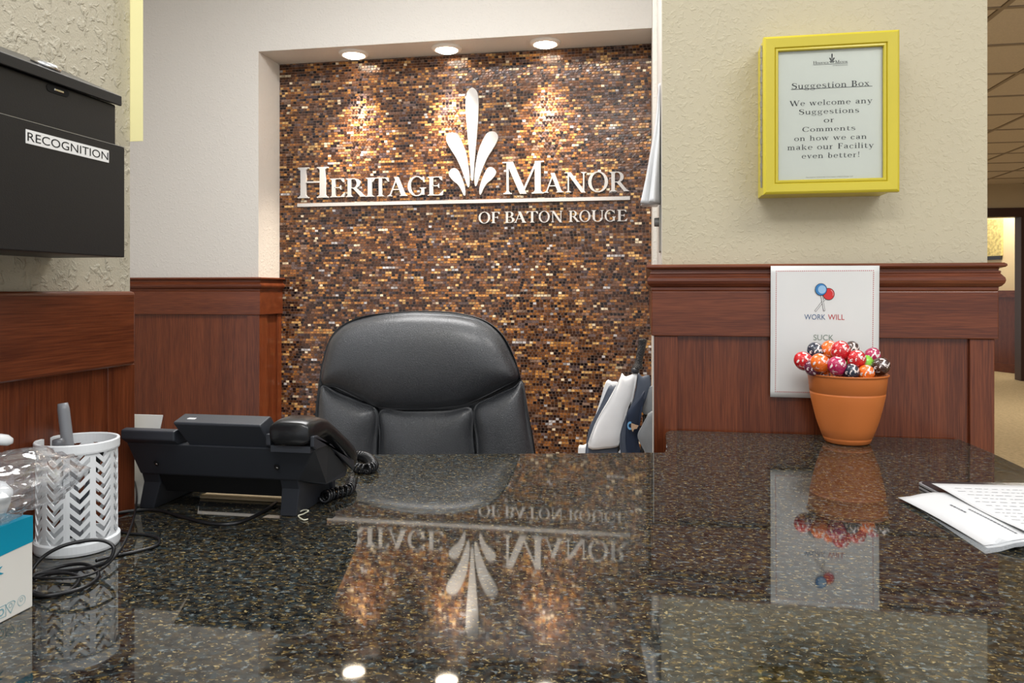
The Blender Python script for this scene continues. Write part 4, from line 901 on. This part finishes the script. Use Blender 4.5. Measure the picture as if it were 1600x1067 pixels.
# ================================================================== PEN CUP
CC = Vector((-.6885, .8205, ZT))
def pen_cup():
    root = thing('pen_cup', CC, 'white plastic pen cup with chevron cutouts, left of the telephone', 'pen holder')
    m = M_WHITEPL; H = .132; rt, rb_ = .0445, .0445
    MB().lathe([(.0435, .0), (.046, .001), (.047, .004), (.047, .013), (.0455, .0145), (.042, .0145), (.042, .003), (.0, .003)], CC, 64, True, False).build('base_rim', m, root, smooth=False)
    MB().lathe([(.0440, H - .0125), (.0460, H - .012), (.0465, H - .010), (.0465, H - .001), (.0458, H), (.0435, H), (.0428, H - .001), (.0428, H - .0125)], CC, 64, False, False).build('top_rim', m, root, smooth=False)
    lat = MB(); nrib = 10; z0, z1_ = .013, H - .011; ro, ri = .0442, .0426
    def cell(a, b_, za, zb):                                          # curved quad block between angles a,b with z at both ends (za=(lo,hi) at a, zb at b)
        P = lambda r, an, z: (CC.x + r * math.cos(an), CC.y + r * math.sin(an), CC.z + z)
        lat.add([P(ri, a, za[0]), P(ro, a, za[0]), P(ro, b_, zb[0]), P(ri, b_, zb[0]), P(ri, a, za[1]), P(ro, a, za[1]), P(ro, b_, zb[1]), P(ri, b_, zb[1])],
                [(0, 3, 2, 1), (4, 5, 6, 7), (0, 1, 5, 4), (1, 2, 6, 5), (2, 3, 7, 6), (3, 0, 4, 7)])
    rows = 9; ph = .0128; th = .0064; drop = .0105
    for k in range(nrib):
        a0 = 2 * math.pi * (k + .20) / nrib; wr_ = .075
        cell(a0 - wr_, a0, (z0, z1_), (z0, z1_)); cell(a0, a0 + wr_, (z0, z1_), (z0, z1_))
        aa, ab = a0 + wr_, a0 + 2 * math.pi / nrib - wr_; am = (aa + ab) / 2
        for i in range(-1, rows + 1):
            zc_ = z0 + .0035 + i * ph
            for (p, q, zp, zq) in ((aa, am, drop, 0), (am, ab, 0, drop)):
                for s in range(3):
                    f0, f1 = s / 3, (s + 1) / 3
                    h0, h1 = zp + (zq - zp) * f0, zp + (zq - zp) * f1
                    lo0, lo1 = max(z0, min(z1_, zc_ + h0)), max(z0, min(z1_, zc_ + h1)); hi0, hi1 = max(z0, min(z1_, zc_ + h0 + th)), max(z0, min(z1_, zc_ + h1 + th))
                    if hi0 - lo0 > .0002 or hi1 - lo1 > .0002: cell(p + (q - p) * f0, p + (q - p) * f1, (lo0, hi0), (lo1, hi1))
    lat.build('chevron_wall', m, root)
pen_cup()
def pen(label, P0, P1, r, cap_m, body_m, cap_at=.55):
    P0, P1 = Vector(P0), Vector(P1); root = thing('marker_pen', P0, label, 'pen', 'pens in the white cup')
    q = P0.lerp(P1, cap_at)
    MB().tube([P0, P0.lerp(q, .03), q], lambda t: r * (.6 if t < .1 else .85), 16).build('barrel', body_m, root, smooth=True)
    n = 8; MB().tube([q.lerp(P1, i / n) for i in range(n + 1)], lambda t: r * (1.08 if t < .99 else .9), 16).build('cap', cap_m, root, smooth=True)
M_GREY = mat('grey_plastic', (128, 130, 134), .35); M_GREYD = mat('dark_grey_barrel', (92, 94, 98), .35)
tp_ = onY(98, 630, .815)
pen('tall grey capped marker leaning out of the white cup', (CC.x + .006, CC.y - .004, ZT + .008), tp_, .0062, M_GREY, M_GREYD, .64)
pen('short grey pen barely rising over the rim of the white cup', (CC.x + .012, CC.y - .010, ZT + .008), onY(90, 686, .795), .0065, M_GREYD, M_GREY, .7)
pen('dark pen low inside the white cup', (CC.x - .015, CC.y + .006, ZT + .008), (CC.x + .024, CC.y + .01, ZT + .118), .0045, M_BLACKGL, mat('slate_barrel', (60, 64, 72), .3), .7)

# ================================================================== TEAL AND WHITE CARTON
def carton():
    XF = -.600; YE = .655; H = onX(49.5, 806, XF).z; 
    root = thing('carton', (-.636, .56, ZT), 'white and teal cardboard carton at the lower left, under the plastic bag', 'box')
    Y0 = .47
    w_ = MB().box(-.672, XF, Y0, YE, ZT + .0003, H).build('carton_body', mat('white_carton', (228, 226, 219), .5), root, bevel=.001)
    zt_ = onX(49, 846, XF).z
    # teal upper band with a gently curved lower edge
    pts = []; n = 16
    for i in range(n + 1):
        y = Y0 + (YE - Y0) * i / n; pts.append((y, zt_ - .0005 - .012 * ((YE - y) / (YE - Y0)) ** 1.3))
    mb = MB(); mb.loft([[(XF + .0003, y, z) for y, z in pts], [(XF + .0003, y, H + .0002) for y, z in pts], [(-.672, y, H + .0002) for y, z in pts]], False, False, False)
    mb.build('teal_band', mat('teal_print', (0, 146, 178), .4), root)
    mt = MATS['teal_print']; pale = mat('pale_teal_print', (130, 176, 186), .5)
    def on(py_text, polys, m, name): plate(MB(), polys, (XF + .0004, 0, 0), (0, 1, 0), (0, 0, 1), (1, 0, 0), .0001).build(name, m, w_)
    a = onX(-13, 899, XF); b_ = onX(5.5, 893, XF)
    on(0, sans('k', a.y, b_.y, onX(0, 898, XF).z, .0112), mt, 'lettering')
    def ring2(cy, cz, r, w2, n_=24, sq=1): return [[(cy + rr * math.cos(t), cz + sq * rr * math.sin(t)) for rr, t in ((r, 2 * math.pi * i / n_), (r - w2, 2 * math.pi * i / n_), (r - w2, 2 * math.pi * (i + 1) / n_), (r, 2 * math.pi * (i + 1) / n_))] for i in range(n_)]
    c1, c2, c3 = onX(33, 938, XF), onX(16, 949, XF), onX(1, 957, XF)
    on(0, ring2(c1.y, c1.z, .0048, .0004) + ring2(c1.y, c1.z + .001, .002, .0005, 10), pale, 'printed_icon')
    def outl(P, w2=.0006):
        o_ = []
        for i in range(len(P)):
            p, q = Vector(P[i]), Vector(P[(i + 1) % len(P)]); d_ = (q - p).normalized(); nn = Vector((-d_.y, d_.x)) * w2 / 2
            o_.append([tuple(p + nn), tuple(q + nn), tuple(q - nn), tuple(p - nn)])
        return o_
    s = .0054
    on(0, outl([(c2.y - s, c2.z + s * .7), (c2.y - s * .6, c2.z + s), (c2.y + s * .6, c2.z + s), (c2.y + s, c2.z + s * .7), (c2.y, c2.z - s)]) + ring2(c2.y, c2.z + .002, .0022, .0005, 10), pale, 'printed_icon')
    on(0, outl([(c3.y - s, c3.z - s), (c3.y + s, c3.z - s), (c3.y + s, c3.z + s), (c3.y - s, c3.z + s)]) + ring2(c3.y, c3.z, .0035, .0012, 14), pale, 'printed_icon')
    return H
HB = carton()
# white respirator-like cup inside a clear crinkled bag
wc = thing('plastic_container', (-.632, .615, HB), 'white rounded plastic container wrapped in the clear bag on the carton', 'container')
MB().lathe([(.026, .0005), (.033, .006), (.0375, .018), (.0380, .024), (.0395, .0255), (.0395, .029), (.034, .036), (.022, .0415), (.004, .043)], (-.636, .612, HB), 48).build('cup', M_WHITEPL, wc, smooth=True)
MB().tube([Vector((-.636 + .013 * math.cos(a), .625 + .013 * math.sin(a) * .5, HB + .040 + .014 * math.sin(a))) for a in [math.pi * k / 12 for k in range(13)]], .0022, 8).build('loop_handle', M_WHITEPL, wc, smooth=True)
def bag_material():
    m = bpy.data.materials.new('clear_polythene'); m.use_nodes = True; nt = m.node_tree; L = nt.links.new
    for n in list(nt.nodes):
        if n.type != 'OUTPUT_MATERIAL': nt.nodes.remove(n)
    out = nt.nodes['Material Output']
    tr = nt.nodes.new('ShaderNodeBsdfTransparent'); tr.inputs[0].default_value = (.93, .94, .95, 1)
    gl = nt.nodes.new('ShaderNodeBsdfGlossy'); gl.inputs['Roughness'].default_value = .09; gl.inputs[0].default_value = (1, 1, 1, 1)
    df = nt.nodes.new('ShaderNodeBsdfDiffuse'); df.inputs[0].default_value = (.8, .82, .84, 1)
    tc = nt.nodes.new('ShaderNodeTexCoord'); n = nt.nodes.new('ShaderNodeTexNoise'); n.inputs['Scale'].default_value = 22; n.inputs['Detail'].default_value = 1; n.inputs['Distortion'].default_value = 1.5
    bp = nt.nodes.new('ShaderNodeBump'); bp.inputs['Strength'].default_value = .7; bp.inputs['Distance'].default_value = .006
    L(tc.outputs['Object'], n.inputs['Vector']); L(n.outputs['Fac'], bp.inputs['Height']); L(bp.outputs[0], gl.inputs['Normal'])
    lw_ = nt.nodes.new('ShaderNodeLayerWeight'); lw_.inputs[0].default_value = .35; L(bp.outputs[0], lw_.inputs['Normal'])
    mr = nt.nodes.new('ShaderNodeMapRange'); mr.inputs[3].default_value = .06; mr.inputs[4].default_value = .42; L(lw_.outputs['Facing'], mr.inputs[0])
    m1 = nt.nodes.new('ShaderNodeMixShader'); m1.inputs[0].default_value = .07; L(tr.outputs[0], m1.inputs[1]); L(df.outputs[0], m1.inputs[2])
    m2 = nt.nodes.new('ShaderNodeMixShader'); L(mr.outputs[0], m2.inputs[0]); L(m1.outputs[0], m2.inputs[1]); L(gl.outputs[0], m2.inputs[2])
    L(m2.outputs[0], out.inputs[0]); return m
M_BAG = bag_material()
def crumple(c, ax_, seed, name, label, n1=40, n2=56, amp=.15):
    mb = MB(); rows = []
    for i in range(n1 + 1):
        a = math.pi * i / n1; row = []
        for j in range(n2):
            b_ = 2 * math.pi * j / n2; d_ = Vector((math.sin(a) * math.cos(b_), math.sin(a) * math.sin(b_), math.cos(a)))
            q = Vector(d_); k = 1 + amp * (abs(noise.noise(q * 2.1 + Vector((seed, 0, 0)))) * 2 - .4) + amp * .55 * (abs(noise.noise(q * 5.3 + Vector((0, seed, 0)))) * 2 - .4)
            row.append(Vector(c) + Vector((d_.x * ax_[0], d_.y * ax_[1], d_.z * ax_[2])) * k)
        rows.append(row)
    mb.loft(rows, True, True)
    return mb
bg = crumple((-.628, .640, HB + .030), (.044, .098, .032), 4.0, '', '')
for i, v in enumerate(bg.v):
    lo = HB + .0008 if v.y < .668 else HB - .012 - .25 * max(0, v.y - .70)
    if v.z < lo: v.z = lo
    if v.x < -.69: v.x = -.69
    if v.y > .735: v.y = .735
tag(bg.build('plastic_bag', M_BAG, smooth=True), 'clear crinkled plastic bag over the carton, touching the pen cup', 'bag')
# sanitiser pump whose spout reaches into view
sp_ = thing('pump_bottle', (-.704, .690, ZT), 'pump bottle against the left wall, only its white spout tip in view', 'bottle')
MB().lathe([(.026, .0003), (.0275, .004), (.0275, .095), (.022, .108), (.012, .114), (.012, .122)], (-.704, .690, ZT), 32).build('bottle_body', mat('clear_gel', (214, 226, 232), .15, trans=.6), sp_, smooth=True)
MB().lathe([(.014, .118), (.014, .132), (.004, .133), (.004, .150), (.012, .151), (.012, .160), (.003, .162)], (-.704, .690, ZT), 24).build('pump_head', M_WHITEPL, sp_, smooth=True)
nz = []
t0 = onY(20, 683, .722)
for t in [k / 8 for k in range(9)]:
    c = Vector((-.704, .690, ZT + .156)).lerp(t0, t); h = .0075 * (1 - .25 * t) if t < .99 else .003; ww = .009 * (1 - .2 * t) if t < .99 else .003
    c.z -= .004 * t * t
    nz.append([c + Vector((.35, -.6, 0)).normalized() * ww * math.cos(a) + Vector((0, 0, 1)) * h * math.sin(a) for a in [2 * math.pi * q / 14 for q in range(14)]])
MB().loft(nz).build('spout', M_WHITEPL, sp_, smooth=True)

# ================================================================== CABLES
M_CAB = mat('black_cable', (22, 22, 24), .35)
def cable(pts, r, label, name='cable'):
    P = [onZ(x, y, ZT + max(z, r)) for x, y, z in pts]
    return tag(MB().tube(crom(P, 10), r, 10).build(name, M_CAB, smooth=True), label, 'cable')
cable([(40, 905, .010), (64, 873, .026), (98, 853, .036), (140, 844, .038), (166, 846, .034), (178, 858, .026), (164, 880, .012), (120, 890, .004), (80, 893, .004), (52, 900, .004), (46, 920, .003), (60, 930, .003), (90, 928, .003), (130, 918, .003), (152, 903, .003), (150, 890, .006), (130, 881, .008), (95, 885, .006), (48, 900, .004)], .0020, 'flat black cable coiled in wide loops beside the carton')
cable([(48, 905, .003), (75, 897, .005), (108, 896, .006), (124, 904, .003), (112, 920, .002), (80, 931, .002), (52, 925, .002)], .0018, 'small inner loop of black cable, innermost of the coil')
cable([(50, 903, .009), (110, 903, .007), (150, 894, .006), (175, 875, .008), (196, 845, .012), (211, 800, .020), (213, 765, .028), (203, 738, .035), (190, 729, .038), (178, 731, .036)], .0014, 'thin black cable rising in an arc between pen cup and telephone')
cable([(150, 876, .003), (180, 868, .002), (215, 861, .002), (245, 852, .002), (248, 842, .002), (232, 836, .002), (200, 833, .002), (178, 829, .002)], .0019, 'black cable making a hairpin loop right of the pen cup')
cable([(160, 808, .003), (200, 799, .002), (245, 797, .002), (290, 809, .002), (330, 818, .002), (370, 817, .002), (410, 800, .002), (432, 785, .004)], .0024, 'thick black cable running along the counter under the telephone')

# ================================================================== TABLET AND PAPERS ON THE RIGHT
def rtable():
    a = onZ(1432, 752, ZT + .010); b_ = onZ(1472, 773, ZT + .010); d_ = (b_ - a); d_.z = 0; d_.normalize(); e = Vector((-d_.y, d_.x, 0)); e = e if e.x > 0 else -e
    root = thing('tablet_case', (a.x + .1, a.y - .1, ZT), 'dark tablet with silver edge, lying under the papers on the right', 'tablet')
    def rr(c, w_, l, z, rad=.01):
        P = []
        for (cx, cy, a0) in ((rad, rad, 180), (w_ - rad, rad, 270), (w_ - rad, l - rad, 0), (rad, l - rad, 90)):
            for k in range(5):
                t = R(a0 + 22.5 * k); P.append(c + e * (cx + rad * math.cos(t)) + d_ * (cy + rad * math.sin(t)) + Vector((0, 0, z - c.z)))
        return P
    Wd = min(.205, .655 - a.x - .01); Ln = .26
    MB().loft([rr(a, Wd, Ln, ZT + .0005), rr(a, Wd, Ln, ZT + .0045)]).build('lower_shell', mat('silver_edge', (176, 178, 182), .3, .6), root, bevel=.0006)
    MB().loft([rr(a, Wd - .001, Ln - .001, ZT + .0045), rr(a, Wd - .001, Ln - .001, ZT + .0062)]).build('seam', mat('seam_black', (12, 12, 12), .5), root)
    MB().loft([rr(a, Wd, Ln, ZT + .0062), rr(a, Wd, Ln, ZT + .0098)]).build('silver_rim', MATS['silver_edge'], root, bevel=.0006)
    MB().loft([rr(a + e * .003 + d_ * .003, Wd - .006, Ln - .006, ZT + .0098), rr(a + e * .003 + d_ * .003, Wd - .006, Ln - .006, ZT + .0106)]).build('cover', mat('black_cover', (34, 34, 38), .3), root)
    def sheet(c, name, lab, zf, m=M_SHEET, thick=.0003, n=14):
        """c = four corners: back left, back right, front right, front left (XY)"""
        mb = MB(); rows = []
        for j in range(n + 1):
            v = j / n; rows.append([Vector(((c[0][0] * (1 - u) + c[1][0] * u) * (1 - v) + (c[3][0] * (1 - u) + c[2][0] * u) * v, (c[0][1] * (1 - u) + c[1][1] * u) * (1 - v) + (c[3][1] * (1 - u) + c[2][1] * u) * v, ZT + zf(u, v))) for u in [i / n for i in range(n + 1)]])
        mb.loft(rows, False, False, False); o = mb.build(name, m, smooth=True); s = o.modifiers.new('sheet', 'SOLIDIFY'); s.thickness = thick; s.offset = 0
        tag(o, lab, 'paper'); return o
    q = lambda px, py, z=.0: (onZ(px, py, ZT + z).x, onZ(px, py, ZT + z).y)
    A1, A4 = q(1403, 777, .004), q(1538, 852, .004)
    dv = Vector(A4) - Vector(A1); ex = Vector((-dv.y, dv.x)).normalized() * .235; ex = ex if ex.x > 0 else -ex
    A2 = (A1[0] + ex.x, A1[1] + ex.y * .4); A3 = (A4[0] + ex.x, A4[1] + ex.y * .9)
    za = lambda u, v: .0122 + .0012 * math.sin(v * 5 + u * 2)
    zl_ = lambda u, v: .0015 + .0006 * math.sin(v * 4)
    S1 = q(1415, 781, .002); S4 = q(1540, 864, .002)
    sm_ = lambda t: (lambda k: k * k * (3 - 2 * k))(max(0, min(1, t)))
    slv = sheet([S1, (A2[0], A2[1]), (A3[0] , A3[1] - .012), S4], 'plastic_sleeve', 'clear plastic sleeve under the lower paper at the right edge', lambda u, v: .0010 + .0098 * sm_(u / .20), mat('clear_sleeve', (205, 210, 215), .15, alpha=.22))
    ta = (lambda u, v: .0038 + .0092 * sm_(u / .22) + .002 * math.sin(v * math.pi) * (1 - u))
    pa = sheet([A1, A2, A3, A4], 'paper_sheet', 'white sheet lying lower and further left of the two papers on the tablet', ta)
    pa2 = sheet([(A1[0] + .004, A1[1] - .003), A2, (A3[0], A3[1] - .003), (A4[0] + .001, A4[1] - .006)], 'paper_sheet', 'second white sheet directly under the left one, showing only its front edge', lambda u, v: ta(u, v) - .0012)
    B1, B4 = q(1455, 757.5, .0165), q(1600, 831, .017)
    B2 = (B1[0] + .185, B1[1] + .02); B3 = (B4[0] + .16, B4[1] - .02)
    tb_ = lambda u, v: .0175 + .0016 * math.sin(v * 6 + 1) * (1 - u)
    pb = sheet([B1, B2, B3, B4], 'paper_sheet', 'top white form with faint print, uppermost on the tablet', tb_)
    pr = mat('faint_print', (96, 98, 104), .8)
    def lines(c, zf, n, par, x0, x1, seed, v0=.12, v1=.9, thk=.0011):
        rnd = random.Random(seed); mb = MB()
        for i in range(n):
            v = v0 + (v1 - v0) * i / max(1, n - 1); u = x0 + rnd.uniform(0, .05)
            while u < x1:
                du = rnd.uniform(.015, .06)
                pts_ = []
                for (uu, vv) in ((u, v), (u + du, v), (u + du, v + thk * 4), (u, v + thk * 4)):
                    pts_.append(Vector(((c[0][0] * (1 - uu) + c[1][0] * uu) * (1 - vv) + (c[3][0] * (1 - uu) + c[2][0] * uu) * vv, (c[0][1] * (1 - uu) + c[1][1] * uu) * (1 - vv) + (c[3][1] * (1 - uu) + c[2][1] * uu) * vv, ZT + zf(uu, vv) + .0005)))
                mb.add(pts_, [(0, 1, 2, 3)]); u += du + rnd.uniform(.01, .03)
        mb.build('printed_lines', pr, par)
    lines([B1, B2, B3, B4], tb_, 12, pb, .08, .9, 5)
    # print of the lower sheet runs along its long side
    c = [A1, A2, A3, A4]; mb = MB(); rnd = random.Random(2)
    for uu, v0, v1 in ((.16, .32, .50), (.205, .44, .92)):
        v = v0
        while v < v1:
            dv_ = rnd.uniform(.012, .03); pts_ = []
            for (a_, b2) in ((uu, v), (uu + .010, v), (uu + .010, v + dv_), (uu, v + dv_)):
                pts_.append(Vector(((c[0][0] * (1 - a_) + c[1][0] * a_) * (1 - b2) + (c[3][0] * (1 - a_) + c[2][0] * a_) * b2, (c[0][1] * (1 - a_) + c[1][1] * a_) * (1 - b2) + (c[3][1] * (1 - a_) + c[2][1] * a_) * b2, ZT + ta(a_, b2) + .0005)))
            mb.add(pts_, [(0, 1, 2, 3)]); v += dv_ + .008
    mb.build('printed_lines', pr, pa)
rtable()

# ================================================================== SIDE OF THE PIER: bag, switch
def hanging():
    mb = MB(); rows = []; n = 40
    for i in range(n + 1):
        t = i / n; z = ZC + .50 - .29 * t; row = []
        wd = .006 + .030 * t ** .7; dp_ = .003 + .022 * t ** 1.5
        for j in range(28):
            a = 2 * math.pi * j / 28; k = 1 + .30 * noise.noise(Vector((math.cos(a) * 2.4, math.sin(a) * 2.4, t * 1.6))) + .12 * math.sin(a * 5 + t * 2)
            row.append((min(.0338, .0335 - dp_ * .75 + dp_ * math.cos(a) * k - .003 * t), 1.86 + wd * 1.6 * math.sin(a) * k, z))
        rows.append(row)
    mb.loft(rows)
    tag(mb.build('hanging_bag', mat('milky_polythene', (222, 224, 226), .3, trans=.15), smooth=True), 'white plastic bag hanging on the side of the pier, right of the mosaic', 'bag')
    s = thing('light_switch', (.034, 1.86, ZC + .06), 'dimmer switch plate on the pier side, under the hanging bag', 'switch')
    MB().box(.0300, .0345, 1.83, 1.90, ZC + .095, ZC + .205).build('switch_plate', mat('steel_plate', (150, 148, 142), .35, .6), s, bevel=.001)
    c = Vector((.030, 1.872, ZC + .168)); MB().loft([[(c.x - dx, c.y + r * math.cos(a), c.z + r * math.sin(a)) for a in [2 * math.pi * k / 20 for k in range(20)]] for dx, r in ((0, .011), (.011, .0105), (.0115, .008))]).build('knob', mat('grey_knob', (120, 120, 118), .4), s)
hanging()
# yellow patterned hanging in the far room
q_ = onD(1553, 400, 10.0); nn_ = dirv; base_ = A + nn_ * ((Vector((q_.x, q_.y, 0)) - A).dot(nn_))
pz1, pz0 = onD(1550, 341, 10.0).z, onD(1550, 405, 10.0).z
hg = thing('wall_hanging', (base_.x, base_.y, pz0), 'yellow patterned wall hanging in the room beyond the corridor doorway', 'wall hanging')
def quad(z0, z1, l0, l1, t0, t1): 
    p = [base_ - nn_ * l0 + nrm * t0, base_ - nn_ * l1 + nrm * t0, base_ - nn_ * l1 + nrm * t1, base_ - nn_ * l0 + nrm * t1]
    return MB().loft([[(v.x, v.y, z0) for v in p], [(v.x, v.y, z1) for v in p]])
quad(pz0 + .05, pz1, 0, .45, .002, .03).build('patterned_cloth', mat('gilt_pattern', (206, 190, 128), .6, var=(28, .4)), hg)
quad(pz0, pz0 + .05, .01, .44, .002, .04).build('bottom_bar', M_BLACKPL, hg)
